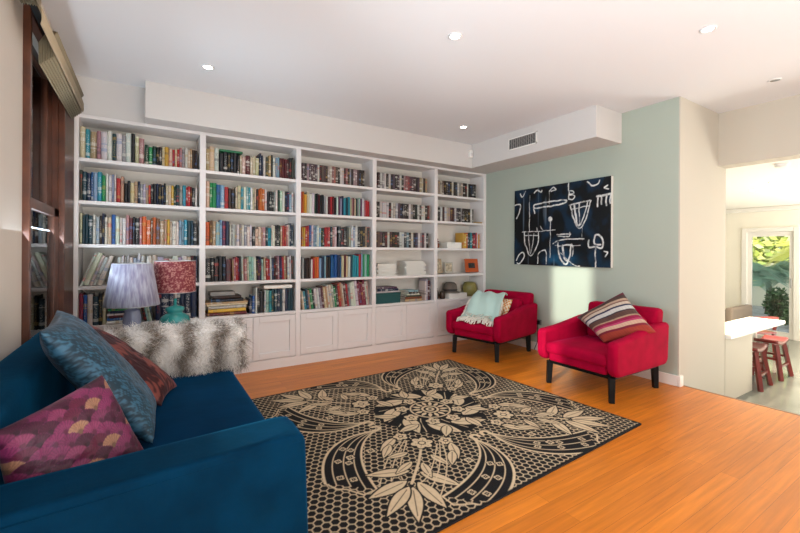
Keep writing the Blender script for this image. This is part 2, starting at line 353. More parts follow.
def book_mesh():
    """unit book: spine towards -y, boards left and right, page block between; the spine is gently rounded"""
    out = [(-.5, 1), (-.5, .06), (-.3, .012), (0, 0), (.3, .012), (.5, .06), (.5, 1), (.42, 1), (.42, .09), (-.42, .09), (-.42, 1)]
    n = len(out); vs = [(x, y, 0) for x, y in out] + [(x, y, 1) for x, y in out]
    fs = [(i, (i + 1) % n, n + (i + 1) % n, n + i) for i in range(n)]
    for o in (0, n):
        for q in ((0, 1, 9, 10), (1, 2, 3, 9), (3, 4, 5, 8), (3, 8, 9), (5, 6, 7, 8)): fs.append(tuple(o + i for i in q))
    k = len(fs); MBk = MB(); MBk.add(vs, fs); MBk.box(-.42, .42, .09, .975, .015, .985)
    me = bpy.data.meshes.new('book'); me.from_pydata(MBk.v, [], MBk.f); me.materials.append(M_book); me.materials.append(M_paper)
    bm = bmesh.new(); bm.from_mesh(me); bmesh.ops.recalc_face_normals(bm, faces=bm.faces); bm.faces.ensure_lookup_table()
    for i in range(k, len(bm.faces)): bm.faces[i].material_index = 1
    bm.to_mesh(me); bm.free(); return me
BOOK = book_mesh()
def case_mesh():
    """unit disc case: a slim box with a rounded hinge spine and a shallow groove"""
    out = [(-.5, 1), (-.5, .03), (-.42, 0), (.42, 0), (.5, .03), (.5, 1), (.1, 1), (.1, .985), (-.1, .985), (-.1, 1)]
    n = len(out); vs = [(x, y, 0) for x, y in out] + [(x, y, 1) for x, y in out]
    fs = [(i, (i + 1) % n, n + (i + 1) % n, n + i) for i in range(n)] + [tuple(range(n))[::-1], tuple(range(n, 2 * n))]
    me = bpy.data.meshes.new('disc_case'); me.from_pydata(vs, [], fs); me.materials.append(M_book)
    bm = bmesh.new(); bm.from_mesh(me); bmesh.ops.recalc_face_normals(bm, faces=bm.faces); bm.to_mesh(me); bm.free(); return me
CASE = case_mesh()
def jitter(c, k=.12): return tuple(max(0, min(1, q * (1 + random.uniform(-k, k)))) for q in c)
MASS = []
KIND = {'book': ('book', 'book', BOOK), 'case': ('disc_case', 'disc case', CASE), 'mag': ('magazine', 'magazine', BOOK)}
def shelf_name(bay, sh): return f'{SHN[sh]} shelf of the {BAY[bay]} bay'
def add_vol(kind, col, w, d, h, loc, lean, lab, grp, mass=False, rot=None):
    name, cat, me = KIND[kind]
    rgb = tuple(q * .68 for q in jitter(srgb(PAL[col][0])))
    if kind == 'case':
        g_ = sum(rgb) / 3; rgb = tuple((q * .45 + g_ * .55) * .8 + w_ for q, w_ in zip(rgb, (.012, .006, .003)))
    if mass: MASS.append((rgb, w, d, h, loc, lean)); return None
    o = bpy.data.objects.new(name, me); COL.objects.link(o); o.scale = (w, d, h); o.location = loc; o.color = (*rgb, 1)
    o.rotation_euler = rot or (0, lean, 0); tag(o, lab, cat, grp); return o
COUNT = {}
def row(bay, sh, seq, f0, f1, h0, h1, kind='book', lean=0.0, mass=False, depth=None, setback=.03):
    """letters of colours standing from fraction f0 to f1 of the bay, heights h0..h1 along the run"""
    L0 = UP[bay] + HWS[bay] + .004; L1 = UP[bay + 1] - hw - .004; a = L0 + (L1 - L0) * f0; b = L0 + (L1 - L0) * f1; seq = seq.replace(' ', ''); n = len(seq)
    ws = [1.0 if kind == 'case' else random.uniform(.7, 1.45) for _ in seq]; hm = max(h0, h1); extra = math.sin(abs(lean)) * hm
    k = (b - a - extra) / sum(ws) * math.cos(lean); x = a + (extra if lean < 0 else 0); nm = KIND[kind][1]
    for i, c in enumerate(seq):
        w = ws[i] * k; t = i / max(1, n - 1); h = (h0 + (h1 - h0) * t) * (1 if kind == 'case' else random.uniform(.89, 1.05)); h = min(h * 1.05, .31)
        d = depth or random.uniform(.14, .19); z = SH[sh] + .0006 + abs(math.sin(lean)) * w / 2
        q = COUNT[(bay, sh, kind)] = COUNT.get((bay, sh, kind), 0) + 1
        lab = f'{PAL[c][1]} {nm}, {ordinal(q)} from left on {SHN[sh]} shelf, {BAY[bay]} bookcase bay'
        add_vol(kind, c, w * .97, d, h, (x + w / 2 / math.cos(lean), BF + setback + random.uniform(0, .014), z), lean, lab, f'{nm}s on the {shelf_name(bay, sh)}', mass)
        x += w / math.cos(lean)
def flat(bay, sh, f, w, items, lab, y=.035, depth=.22, kind='book', grp=None):
    """volumes lying flat in a pile; items = [(colour, thickness, width scale)] from the bottom up"""
    L0 = UP[bay] + HWS[bay]; L1 = UP[bay + 1] - hw; x = L0 + (L1 - L0) * f; z = SH[sh] + .0006
    for i, (c, th, sc) in enumerate(items):
        rgb = jitter(srgb(PAL[c][0]), .08); name, cat, me = KIND[kind]
        o = bpy.data.objects.new(name, me); COL.objects.link(o); ww = w * sc
        # lying with the spine to the front: rotate the unit volume on its side
        o.rotation_euler = (0, PI / 2, 0); o.scale = (th * .97, depth, ww); o.location = (x - ww / 2 + random.uniform(-.006, .006), BF + y, z + th / 2); o.color = (*rgb, 1)
        where = 'lowest in' if i == 0 else 'topmost in' if i == len(items) - 1 else f'{ORD[i]} up in'
        tag(o, f'{PAL[c][1]} {cat} lying flat, {where} {lab}', cat, grp or f'{cat}s lying flat on the {shelf_name(bay, sh)}')
        z += th
    return z
# leftmost bay
row(0, 4, 'ctapwwTwgwkcp', .0, .505, .25, .24); row(0, 4, 'EeEkkcycrcrpgwcaDD', .51, .985, .175, .185)
row(0, 3, 'GTnbstewwlwra', .0, .34, .255, .225); row(0, 3, 'kkcanglarkknknkccyETgtrrRkw', .345, .985, .185, .185)
row(0, 2, 'cTTTwlDnwcbwwwpRkkpoododaaycwwsstTTk', .0, .985, .26, .215)
row(0, 1, 'wwwww', .0, .27, .27, .27, kind='mag', lean=.35, depth=.2); row(0, 1, 'wwgwwlww', .28, .52, .26, .25, kind='mag', lean=.05, depth=.2)
row(0, 1, 'wclpcwlwc', .53, .93, .24, .25, kind='mag', depth=.2); row(0, 1, 'Rkn', .935, .99, .26, .25)
row(0, 0, 'MbwTkc', .0, .2, .265, .255); row(0, 0, 'kmwk', .47, .6, .2, .2, lean=-.2); row(0, 0, 'nnnTnnn', .61, .985, .29, .285)
flat(0, 0, .335, .22, [('w', .028, 1), ('b', .022, .95), ('R', .02, .9), ('w', .02, .97), ('n', .022, .85), ('e', .018, .9), ('w', .02, .75)], 'the pile behind the lamps, leftmost bay')
# second bay
row(1, 4, 'acw', .0, .13, .22, .235); row(1, 4, 'kkkkkk', .14, .35, .2, .2); row(1, 4, 'ccRccc', .355, .57, .19, .19); row(1, 4, 'nnwGaGwssRRRRkG', .575, .985, .225, .215)
row(1, 3, 'ceebsrDD', .0, .3, .26, .21); row(1, 3, 'cctwstwccDooowkkkgwEmwknsw', .31, .985, .235, .205)
row(1, 2, 'odassPn', .0, .245, .245, .235); row(1, 2, 'wgwgwgwgww', .25, .495, .205, .205); row(1, 2, 'kccpp', .5, .65, .19, .19); row(1, 2, 'TttwwkkEarrpwnT', .655, .985, .2, .235)
row(1, 1, 'kkkkkR', .0, .27, .235, .235); row(1, 1, 'aprMkwppcmmwkPnmarrwnkRpnPraRwwG', .275, .985, .23, .235, lean=-.03)
flat(1, 0, .232, .37, [('R', .032, 1), ('y', .035, .95), ('g', .03, .97), ('c', .022, 1.03), ('a', .018, 1.08), ('k', .03, .82), ('D', .03, .72)], 'the bottom shelf pile, second bay')
row(1, 0, 'nb', .465, .53, .16, .17); row(1, 0, 'wkk', .535, .63, .25, .22); row(1, 0, 'wmtTTnTwnTT', .64, .985, .235, .235, setback=.032)
# middle bay
row(2, 4, 'RPkpPRRPwkdRkacrodkwwDrkgkppRkkk', .0, .9, .188, .188, kind='case')
row(2, 3, 'roycwwEkRkkgwRrRkwPlntTtcpRcEgmPwprr', .0, .985, .225, .2, mass=True)
row(2, 2, 'ryyrrbwsswsEkrrrTpw', .0, .5, .225, .225); row(2, 2, 'kkkGgwswkkkaG', .52, .985, .235, .235)
row(2, 1, 'RgkDDwroosnsDkbbbbnbcRcwTtttrseme', .0, .985, .22, .27, mass=True)
row(2, 0, 'ctTaekwwgRcawcgeDracRrgwwwMMMMwc', .0, .99, .21, .295, kind='mag', lean=-.12)
# fourth bay
row(3, 4, 'kRwgwkwkPkPwkprrPPRkPycky', .0, .9, .188, .188, kind='case')
row(3, 3, 'DkwwwwkwclPknkkwakEwkwwkd', .0, .94, .188, .188, kind='case')
row(3, 2, 'RdPkRwRkEkwwTtkwkPwgPwk', .0, .93, .188, .188, kind='case')
# rightmost bay
row(4, 4, 'aacdkknkwkGwgakkwkknk', .0, .86, .188, .188, kind='case')
row(4, 3, 'EkwRwcpRRwnkgDkkkwk', .0, .82, .188, .188, kind='case')
row(4, 2, 'yyoTGtRrnrwyw', .58, .99, .215, .21)
# what is past three hundred books: the two middle rows of the middle bay, as one mass
if MASS:
    mb = MB(); base = [v.co.copy() for v in BOOK.vertices]; bf = [tuple(p.vertices) for p in BOOK.polygons]; mi = [p.material_index for p in BOOK.polygons]; allmi = []
    for rgb, w, d, h, loc, lean in MASS:
        R = Matrix.Translation(loc) @ Matrix.Rotation(lean, 4, 'Y') @ Matrix.Diagonal((w, d, h, 1)); mb.add([R @ v for v in base], bf, rgb); allmi += mi
    mm = mat_attr('book_cover_row', .45)
    o = mb.build('book_row', [mm, M_paper], tint=True, fix=False); o.data.polygons.foreach_set('material_index', allmi)
    tag(o, 'rows of mixed books on the second and fourth shelves of the middle bookcase bay', 'books', kind='stuff')

# things on the shelves that are not standing books
def shelf_thing(mb, name, material, label, cat, group=None, **k): return tag(mb.build(name, material, **k), label, cat, group)
x0 = UP[1] + hw
flatz = SH[4] + .2125
o = shelf_thing(MB().box(x0 + .125, x0 + .345, BF + .04, BF + .2, flatz, flatz + .02), 'book', mat('green_cover', '#1d6b45', .5), 'green book lying flat across the black set on the top shelf, second bay', 'book', bevel=.002)
x1 = UP[2] - hw
shelf_thing(MB().box(x1 - .33, x1 - .03, BF + .025, BF + .22, SH[0] + .249, SH[0] + .285), 'document_box', M_paper, 'flat white box lying on the blue and teal folders, second bay', 'box', bevel=.006)
shelf_thing(MB().box(UP[1] + hw + .05, UP[1] + hw + .28, BF + .05, BF + .2, SH[0] + .1985, SH[0] + .2385), 'disc_box', mat('grey_box', '#8b8a86', .5), 'small grey box on top of the book pile, bottom shelf of the second bay', 'box', bevel=.004)

# fourth bay: two piles of paper, teal box, books lying flat
def paper_pile(x0, x1, n, hh, label):
    mb = MB(); z = SH[1] + .0006
    for i in range(n):
        t = hh / n; a, b, c = random.uniform(-.016, .016), random.uniform(-.016, .016), random.uniform(0, .024)
        mb.box(x0 + a, x1 + b, BF + .04 + c, BF + .25, z, z + t * .62); mb.box(x0 + .022, x1 - .022, BF + .075, BF + .24, z + t * .62, z + t); z += t
    return shelf_thing(mb, 'paper_pile', M_paper, label, 'papers', 'piles of white magazines in the fourth bay')
paper_pile(2.405, 2.68, 9, .15, 'lower left pile of white magazines on the fourth shelf down, fourth bay'); paper_pile(2.83, 3.14, 11, .18, 'taller right pile of white magazines on the fourth shelf down, fourth bay')
fx = UP[3] + hw
t = thing('storage_box', 'dark teal storage box on the bottom shelf of the fourth bay', 'box', (fx + .2, BF + .03, SH[0] + .0006))
MB().box(-.185, .175, 0, .24, 0, .11).build('body', mat('teal_board', '#0d4a4a', .5), t, bevel=.004); MB().box(-.19, .18, -.005, .245, .11, .13).build('lid', mat('teal_board', '#0d4a4a', .5), t, bevel=.004)
zz = SH[0] + .132
for c, th, w_, lab in (('w', .02, .34, 'white book lying flat on the teal storage box'), ('n', .03, .3, 'navy book lying flat on the white book above the teal box'), ('P', .022, .26, 'dark plum book topmost above the teal storage box')):
    add_vol('book', c, th * .97, .2, w_, (fx + .2 - w_ / 2, BF + .04, zz + th / 2), 0, lab, 'books on the teal box', rot=(0, PI / 2, 0)); zz += th
flat(3, 0, .66, .27, [('a', .03, 1), ('d', .03, .95), ('G', .02, .85), ('w', .018, .7), ('k', .025, .5), ('s', .02, .55)], 'the right bottom shelf pile, fourth bay')
row(3, 0, 'wlRn', .86, .985, .26, .27)
# rightmost bay
rx = UP[4] + hw
def lathe_thing(name, prof, c, material, label, cat): return tag(MB().lathe(prof, 24, c).build(name, material, smooth=True), label, cat)
# reddish ornament (a small bunch of dried flowers in a pot)
t = thing('dried_flowers', 'reddish dried flower ornament at the left of the third shelf, rightmost bay', 'ornament', (rx + .06, BF + .1, SH[2] + .0006))
MB().lathe([(.025, 0), (.04, .02), (.042, .05), (.03, .07)], 16).build('pot', mat('terracotta', '#8a4a30', .7), t, smooth=True)
mb = MB()
for k in range(26):
    a = random.uniform(0, 2 * PI); r = random.uniform(.01, .045); p = Vector((r * math.cos(a), r * math.sin(a), .075 + random.uniform(0, .055))); mb.bar((0, 0, .06), p, .003, seg=5); mb.lathe([(.001, -.008), (.011, 0), (.001, .009)], 6, p, cap=False)
mb.build('blooms', mat('dry_red', '#8e3a2a', .8), t)
mb = MB(); z = SH[2] + .0006
for i in range(5): mb.box(rx + .2 + random.uniform(0, .008), rx + .46, BF + .04, BF + .22, z, z + .0155); z += .0165
shelf_thing(mb, 'paper_pile', M_paper, 'low pile of white paperbacks beside the upright books, rightmost bay', 'papers')
shelf_thing(MB().box(rx + .71, UP[5] - hw - .01, BF + .02, BF + .17, SH[3] + .0006, SH[3] + .018), 'book', mat('ochre_cover', '#a98a45', .6), 'ochre book lying flat at the right end of the second shelf', 'book', bevel=.002)
def photo_frame(loc, w, h, rz, fm, pm, label, border=.03, lean=.16):
    t = thing('photo_frame', label, 'photo frame', loc, rz); t.rotation_euler = (-lean, 0, rz)
    MB().box(-w / 2, w / 2, 0, .014, 0, border).box(-w / 2, w / 2, 0, .014, h - border, h).box(-w / 2, -w / 2 + border, 0, .014, border, h - border).box(w / 2 - border, w / 2, 0, .014, border, h - border).build('frame', fm, t, bevel=.002)
    MB().box(-w / 2 + border, w / 2 - border, .006, .012, border, h - border).build('photograph', pm, t)
    MB().prism([(.012, h * .75), (.012 + h * .28, -h * .04 + .012), (.018 + h * .28, -h * .04 + .012), (.02, h * .75)], -.02, .02, 'x').build('stand', fm, t)
pm1 = mat('photo_print', '#b9ab92', .5, var=.6, vscale=25); pm2 = mat('photo_print_dark', '#2b2b2b', .5, var=.9, vscale=30)
zf = SH[1] + .014
photo_frame((rx + .1, BF + .08, zf), .15, .2, .25, mat('pale_wood_frame', '#b9a68a', .5), pm1, 'pale wooden photo frame at the left of the fourth shelf, rightmost bay', .022)
photo_frame((rx + .29, BF + .1, zf), .14, .15, -.1, mat('silver_frame', '#b9b5a8', .35), pm1, 'small silver photo frame beside the pale wooden one, rightmost bay', .018)
photo_frame((4.015, BF + .085, zf), .25, .195, 0, mat('orange_frame', '#b4511f', .5), pm2, 'wide orange photo frame with a dark picture, right end of the fourth shelf', .06)
# hat, olive cushion-like pouch, papers and dark pots on the bottom shelf
z0 = SH[0] + .0006
t = thing('hat', 'grey brown felt hat with a round crown on the bottom shelf, rightmost bay', 'hat', (3.65, BF + .152, z0 + .07))
hm = mat('grey_felt', '#6b6259', .95, bump=.3, var=.2)
MB().lathe([(.138, 0), (.142, .006), (.1, .02), (.098, .03), (.1, .075), (.09, .12), (.06, .145), (.02, .15), (.001, .149)], 28).build('crown', hm, t, smooth=True)
MB().lathe([(.101, .022), (.1035, .03), (.1045, .05), (.101, .055)], 28, cap=False).build('band', mat('dark_ribbon', '#2e2a27', .6), t, smooth=True)
mb = MB(); z = z0
for i in range(4): mb.box(3.53 + random.uniform(0, .01), 3.86, BF + .03, BF + .24, z, z + .016); z += .0172
shelf_thing(mb, 'paper_pile', M_paper, 'low pile of grey white papers under the felt hat', 'papers')
lathe_thing('bowl', [(.05, 0), (.07, .005), (.1, .06), (.112, .11), (.1, .16), (.08, .2), (.045, .21), (.001, .211)], (4.03, BF + .16, z0), mat('olive_glaze', '#8d8448', .35, var=.3), 'olive green round lidded bowl right of the felt hat', 'bowl')
lathe_thing('vase', [(.02, 0), (.035, .01), (.045, .06), (.03, .11), (.018, .135), (.022, .15)], (rx + .06, BF + .1, z0), mat('dark_bronze', '#3b2a1c', .4), 'small dark vase at the left end of the bottom shelf, rightmost bay', 'vase')
lathe_thing('jar', [(.03, 0), (.04, .01), (.04, .08), (.03, .1), (.015, .11)], (rx + .15, BF + .08, z0), mat('dark_bronze', '#3b2a1c', .4), 'short dark jar beside the small vase, rightmost bay', 'jar')
# ------------------------------------------------------------------ ceiling lights, vent, sensor, outlet
def downlight(x, y, z, on, label, energy=6, col=(1, .9, .78)):
    t = thing('downlight', label, 'ceiling light', (x, y, z), 0, 'recessed ceiling downlights')
    MB().lathe([(.032, 0), (.047, 0), (.047, -.006), (.04, -.008), (.032, -.004)], 24, cap=False).build('rim', M_chrome, t, smooth=True)
    MB().lathe([(.001, -.001), (.032, -.001), (.032, -.003), (.001, -.003)], 24, cap=False).build('bulb', M_lamp if on else M_steel, t, smooth=True)
    if on:
        l = bpy.data.lights.new('downlight_beam', 'SPOT'); l.energy = energy; l.color = col; l.spot_size = math.radians(120); l.spot_blend = .8; l.shadow_soft_size = .04
        o = bpy.data.objects.new('downlight_beam', l); COL.objects.link(o); o.location = (x, y, z - .02)
downlight(.396, 3.51, CEIL, True, 'lit downlight nearest the left end of the bookcase')
downlight(1.753, 2.086, CEIL, True, 'lit downlight in the middle of the ceiling above the rug')
downlight(3.083, 1.123, CEIL, True, 'lit downlight nearest the kitchen opening')
downlight(3.12, 3.55, CEIL, True, 'lit downlight near the corner air vent')
downlight(4.463, 1.147, CEIL, False, 'unlit downlight beside the wall above the kitchen opening')
downlight(7.33, 2.126, KC, True, 'bright downlight in the kitchen ceiling, left one', 420, (1, .82, .58))
downlight(6.75, 1.75, KC, True, 'bright downlight in the kitchen ceiling, right one', 420, (1, .82, .58))
tag(MB().lathe([(.055, 0), (.06, -.01), (.055, -.03), (.02, -.035), (.001, -.035)], 24, (5.42, 1.335, KC)).build('smoke_alarm', M_chrome, smooth=True), 'round smoke alarm on the kitchen ceiling just past the opening', 'smoke alarm')
# air vent on the bulkhead (faces -x)
vx = 3.739
t = thing('air_vent', 'white framed air conditioning grille on the ceiling bulkhead', 'vent', (vx, 3.208, 2.49))
MB().box(-.012, 0, -.21, .21, 0, .012).box(-.012, 0, -.21, .21, .128, .14).box(-.012, 0, -.21, -.2, 0, .14).box(-.012, 0, .2, .21, 0, .14).build('frame', M_trim, t)
MB().box(-.003, -.0008, -.2, .2, .012, .128).build('backing', M_dark, t)
mb = MB()
for k in range(7): mb.box(-.008, -.003, -.2, .2, .022 + k * .0155, .0255 + k * .0155)
for k in range(13): mb.box(-.01, -.004, -.19 + k * .0317, -.186 + k * .0317, .012, .128)
mb.build('slats', mat('pale_metal', '#9d9a96', .5), t)
t = thing('motion_sensor', 'small white motion sensor high in the bulkhead corner', 'sensor', (3.70, 4.06, 2.58))
MB().soft(-.03, .03, -.02, .0215, -.05, .05, .3, 6).build('housing', M_trim, t, smooth=True); MB().soft(-.018, .018, -.026, -.015, -.03, .01, .3, 6).build('lens', mat('sensor_lens', '#d7d3cf', .3), t, smooth=True)
t = thing('power_outlet', 'power outlet with a black plug low on the green wall between the armchairs', 'outlet', (XG, 3.34, .36))
MB().box(-.008, 0, -.058, .058, -.035, .035).build('plate', mat('grey_plate', '#6f6f6c', .4), t, bevel=.003)
MB().soft(-.05, -.008, -.045, .0, -.02, .022, .25, 6).build('plug', M_black, t, smooth=True)
MB().tube([(-.03, -.022, -.018), (-.03, -.02, -.12), (-.02, -.01, -.25), (-.03, .03, -.354)], .004, 6).build('cord', M_black, t)

# ------------------------------------------------------------------ framed painting on the green wall
t = thing('painting', 'large dark blue abstract painting with white brush marks on the green wall', 'painting', (XG, 3.031, 1.5765))
pinv = Matrix.Translation(t.location).inverted()
P0, P1, Q0, Q1 = 2.372, 3.69, 1.086, 2.067
MB().box(XG - .045, XG - .002, P0, P1, Q0, Q1).build('canvas_sides', mat('white_canvas_edge', '#dad7cf', .7), t, bevel=.002).matrix_parent_inverse = pinv
NU, NV = 300, 224
gu, gv = np.meshgrid(np.linspace(0, 1.318, NU), np.linspace(0, .981, NV))      # u from the left (far) edge, v up
def vnoise(x, y, seed):
    r = np.random.RandomState(seed).rand(64, 64); xi = np.floor(x).astype(int); yi = np.floor(y).astype(int); fx = x - xi; fy = y - yi; fx = fx * fx * (3 - 2 * fx); fy = fy * fy * (3 - 2 * fy)
    g = lambda a, b: r[a % 64, b % 64]
    return (g(xi, yi) * (1 - fx) + g(xi + 1, yi) * fx) * (1 - fy) + (g(xi, yi + 1) * (1 - fx) + g(xi + 1, yi + 1) * fx) * fy
def fbm(x, y, seed, o=4): return sum(vnoise(x * 2 ** k, y * 2 ** k, seed + k) * .5 ** k for k in range(o)) / sum(.5 ** k for k in range(o))
def segd(x, y, pts):
    d = np.full(x.shape, 9.0)
    for (ax, ay), (bx, by) in zip(pts[:-1], pts[1:]):
        dx, dy = bx - ax, by - ay; t_ = np.clip(((x - ax) * dx + (y - ay) * dy) / (dx * dx + dy * dy + 1e-9), 0, 1); d = np.minimum(d, np.hypot(x - ax - t_ * dx, y - ay - t_ * dy))
    return d
def lerp3(a, b, f): return a + (b - a) * f[..., None]
n1 = fbm(gu * 6, gv * 4, 3); n2 = fbm(gu * 2 + 5, gv * 5, 21)
C = lerp3(np.array(srgb('#04070b')), np.array(srgb('#08263c')), np.clip((n1 - .5) * 6, 0, 1))
tl = np.exp(-(((gu - .72) / .16) ** 2 + ((gv - .05) / .09) ** 2)) * np.clip((n2 - .3) * 3, 0, 1); C = lerp3(C, np.array(srgb('#1f7fb4')), np.clip(tl, 0, 1))
# marks measured on the canvas: (u, v) fractions of width and height
W_, H_ = 1.318, .981
marks = [([(.06, .95), (.08, .9), (.11, .97)], .012), ([(.2, .93), (.23, .96), (.27, .93), (.28, .95)], .014), ([(.36, .93), (.4, .97), (.43, .94), (.38, .93)], .011), ([(.56, 1), (.56, .8)], .012), ([(.56, .9), (.6, .89), (.61, .86), (.56, .85)], .013), ([(.56, .85), (.62, .83), (.6, .79), (.56, .8)], .012),
         ([(.75, .97), (.8, .92), (.86, .93), (.88, .97)], .012), ([(.96, .9), (.93, .88), (.97, .86)], .014), ([(.0, .8), (.06, .81), (.05, .7), (.02, .62)], .014),
         ([(.21, .67), (.2, .76), (.24, .79), (.5, .8), (.51, .76), (.24, .735), (.21, .745)], .014), ([(.36, .93), (.36, .77)], .006), ([(.155, .9), (.155, .44)], .008),
         ([(.08, .43), (.42, .44)], .009), ([(.1, .43), (.11, .28), (.17, .12), (.24, .27), (.25, .42)], .013), ([(.14, .41), (.17, .15), (.2, .41)], .009), ([(.1, .38), (.25, .38)], .009),
         ([(.37, .6), (.37, .1)], .008), ([(.57, .73), (.78, .76)], .013), ([(.58, .72), (.62, .55), (.68, .45), (.74, .55), (.79, .75)], .012), ([(.62, .73), (.65, .5), (.69, .5)], .018), ([(.67, .74), (.68, .5), (.73, .62), (.76, .74)], .012), ([(.6, .68), (.77, .7)], .009),
         ([(.86, .77), (.86, .68)], .014), ([(.85, .79), (.99, .8)], .018), ([(.9, .79), (.9, .7)], .014), ([(.95, .79), (.95, .68)], .014), ([(.99, .79), (.99, .7)], .012),
         ([(.4, .27), (.44, .3), (.52, .32), (.72, .32)], .011), ([(.44, .38), (.58, .38)], .012), ([(.45, .36), (.56, .35), (.57, .4)], .01), ([(.45, .28), (.47, .12), (.53, .02), (.57, .1), (.59, .26)], .016), ([(.5, .25), (.52, .1), (.56, .06)], .018), ([(.45, .24), (.6, .25), (.6, .12)], .01), ([(.42, .25), (.68, .245)], .007),
         ([(.77, .3), (.77, .22), (.84, .23), (.9, .21), (.92, .29), (.88, .36), (.84, .36), (.83, .27), (.89, .25)], .016), ([(.84, .22), (.845, 0)], .012), ([(.93, .18), (.97, .17), (.94, .12)], .012),
         ([(.24, .02), (.25, .14), (.29, .19), (.33, .17), (.33, .02)], .011), ([(.02, .05), (.05, .13), (.09, .16), (.1, .1), (.06, .02), (.03, .02)], .014), ([(.27, .5), (.3, .44)], .008), ([(.23, .48), (.24, .44)], .01), ([(.7, .45), (.7, .3)], .004), ([(.48, .16), (.62, .02), (.68, .01)], .008)]
wob = (fbm(gu * 14, gv * 14, 50) - .5) * .022
white = np.zeros(gu.shape)
def smooth_line(p, k=6):
    if len(p) < 3: return p
    P_ = [p[0]] + p + [p[-1]]; out = []
    for i in range(1, len(P_) - 2):
        a, b, c, d = (np.array(q) for q in P_[i - 1:i + 3])
        for t in np.linspace(0, 1, k, endpoint=False): out.append(tuple(.5 * (2 * b + (c - a) * t + (2 * a - 5 * b + 4 * c - d) * t * t + (3 * b - a - 3 * c + d) * t ** 3)))
    return out + [p[-1]]
fu = lambda f: f * 5.365 / ((1 - f) * 4.25 + f * 5.365)
for pts, w in marks:
    pts = smooth_line([(fu(a), b) for a, b in pts])
    dd = segd(gu + wob, gv + wob, [(a * W_, b * H_) for a, b in pts]); white = np.maximum(white, np.clip((w * .72 - dd) / .004, 0, 1))
white = np.maximum(white, np.clip((.032 - np.hypot(gu - fu(.37) * W_, gv - .58 * H_)) / .004, 0, 1))
white *= np.clip(fbm(gu * 40, gv * 25, 71) * 2.2 - .25, .25, 1)
drip = np.clip((vnoise(gu * 26, gv * 1.5, 90) - .8) * 3, 0, .35); C = lerp3(C, np.array(srgb('#7d93a5')), drip)
C = lerp3(C, np.array(srgb('#dfe0dc')), white)
def tint_grid(name, X, Y, Z, C, material, parent=None):
    nv, nu = X.shape; me = bpy.data.meshes.new(name); n = nu * nv; me.vertices.add(n); me.vertices.foreach_set('co', np.stack([X, Y, Z], -1).astype(np.float32).ravel())
    i = np.arange(n).reshape(nv, nu); q = np.stack([i[:-1, :-1], i[:-1, 1:], i[1:, 1:], i[1:, :-1]], -1).reshape(-1, 4); k = len(q)
    me.loops.add(k * 4); me.loops.foreach_set('vertex_index', q.ravel().astype(np.int32)); me.polygons.add(k); me.polygons.foreach_set('loop_start', np.arange(0, k * 4, 4, dtype=np.int32))
    me.update(calc_edges=True); me.validate()
    a = me.color_attributes.new('tint', 'FLOAT_COLOR', 'POINT'); a.data.foreach_set('color', np.concatenate([C, np.ones((nv, nu, 1))], -1).astype(np.float32).ravel())
    me.polygons.foreach_set('use_smooth', [True] * k)
    me.materials.append(material); o = bpy.data.objects.new(name, me); COL.objects.link(o); o.parent = parent; return o
tint_grid('painted_face', np.full(gu.shape, XG - .0465), P1 - gu, Q0 + gv, C, mat_attr('oil_paint', .45), t).matrix_parent_inverse = pinv

# ------------------------------------------------------------------ rug
RC = (1.877, 2.51); RA = .05
rug = thing('rug', 'black and cream lace patterned rug on the timber floor', 'rug', (RC[0], RC[1], 0), RA)
RX0, RX1, RY0, RY1 = -1.42, 1.1, -1.07, 1.0
MB().box(RX0, RX1, RY0, RY1, .0005, .0112).build('backing', mat('rug_edge', '#141317', .95), rug)
NX, NY = 560, 460
rx_, ry_ = np.meshgrid(np.linspace(RX0, RX1, NX), np.linspace(RY0, RY1, NY))
def hexd(x, y, s):
    """0 at cell border .. larger inside; regular hexagon net of pitch s"""
    a = np.stack([x, y], -1); r = np.array([s, s * math.sqrt(3)]); h = r / 2
    p = np.mod(a, r) - h; q = np.mod(a - h, r) - h; use = (p ** 2).sum(-1) < (q ** 2).sum(-1); g = np.where(use[..., None], p, q)
    g = np.abs(g); return s / 2 - np.maximum(g[..., 0], g[..., 0] * .5 + g[..., 1] * .866)
aa = lambda d, w: np.clip((w - d) / .004 + .5, 0, 1)
V = aa(hexd(rx_, ry_, .044), .0031) * .92                      # cream net on black
def over(mask, val):
    global V; V = V * (1 - mask) + val * mask
def leaf(x, y, cx, cy, ang, L, Wd, vein=True):
    c, s_ = math.cos(ang), math.sin(ang); u = ((x - cx) * c + (y - cy) * s_) / L; v = (-(x - cx) * s_ + (y - cy) * c) / Wd
    prof = np.where((u > 0) & (u < 1), np.sin(np.clip(u, 0, 1) ** .8 * PI), 0) * .5
    d = np.abs(v) - prof
    over(np.clip(-(d - .16) * Wd / .004, 0, 1) * ((u > -.03) & (u < 1.03)), 0.0)
    over(np.clip(-d * Wd / .004 + .5, 0, 1) * (prof > 0), 1.0)
    if vein: over(aa(np.abs(v) * Wd, .0028) * (u > .1) * (u < .85), 0.15)
def flower(x, y, cx, cy, r, n=6, ph=0):
    rr = np.hypot(x - cx, y - cy); th = np.arctan2(y - cy, x - cx) + ph; pet = r * (.68 + .32 * np.abs(np.cos(th * n / 2)))
    over(aa(rr, r * 1.12), 0); over(aa(rr, pet), 1); over(aa(np.abs(np.sin(th * n / 2)) * rr, .0035) * (rr < r * .8) * (rr > r * .3), 0); over(aa(np.abs(rr - r * .3), .004), 0)
def curve(x, y, pts, w, val=1.0): over(aa(segd(x, y, pts), w), val)
def bez(p, n=26): return [tuple((1 - t) ** 3 * np.array(p[0]) + 3 * (1 - t) ** 2 * t * np.array(p[1]) + 3 * (1 - t) * t * t * np.array(p[2]) + t ** 3 * np.array(p[3])) for t in np.linspace(0, 1, n)]
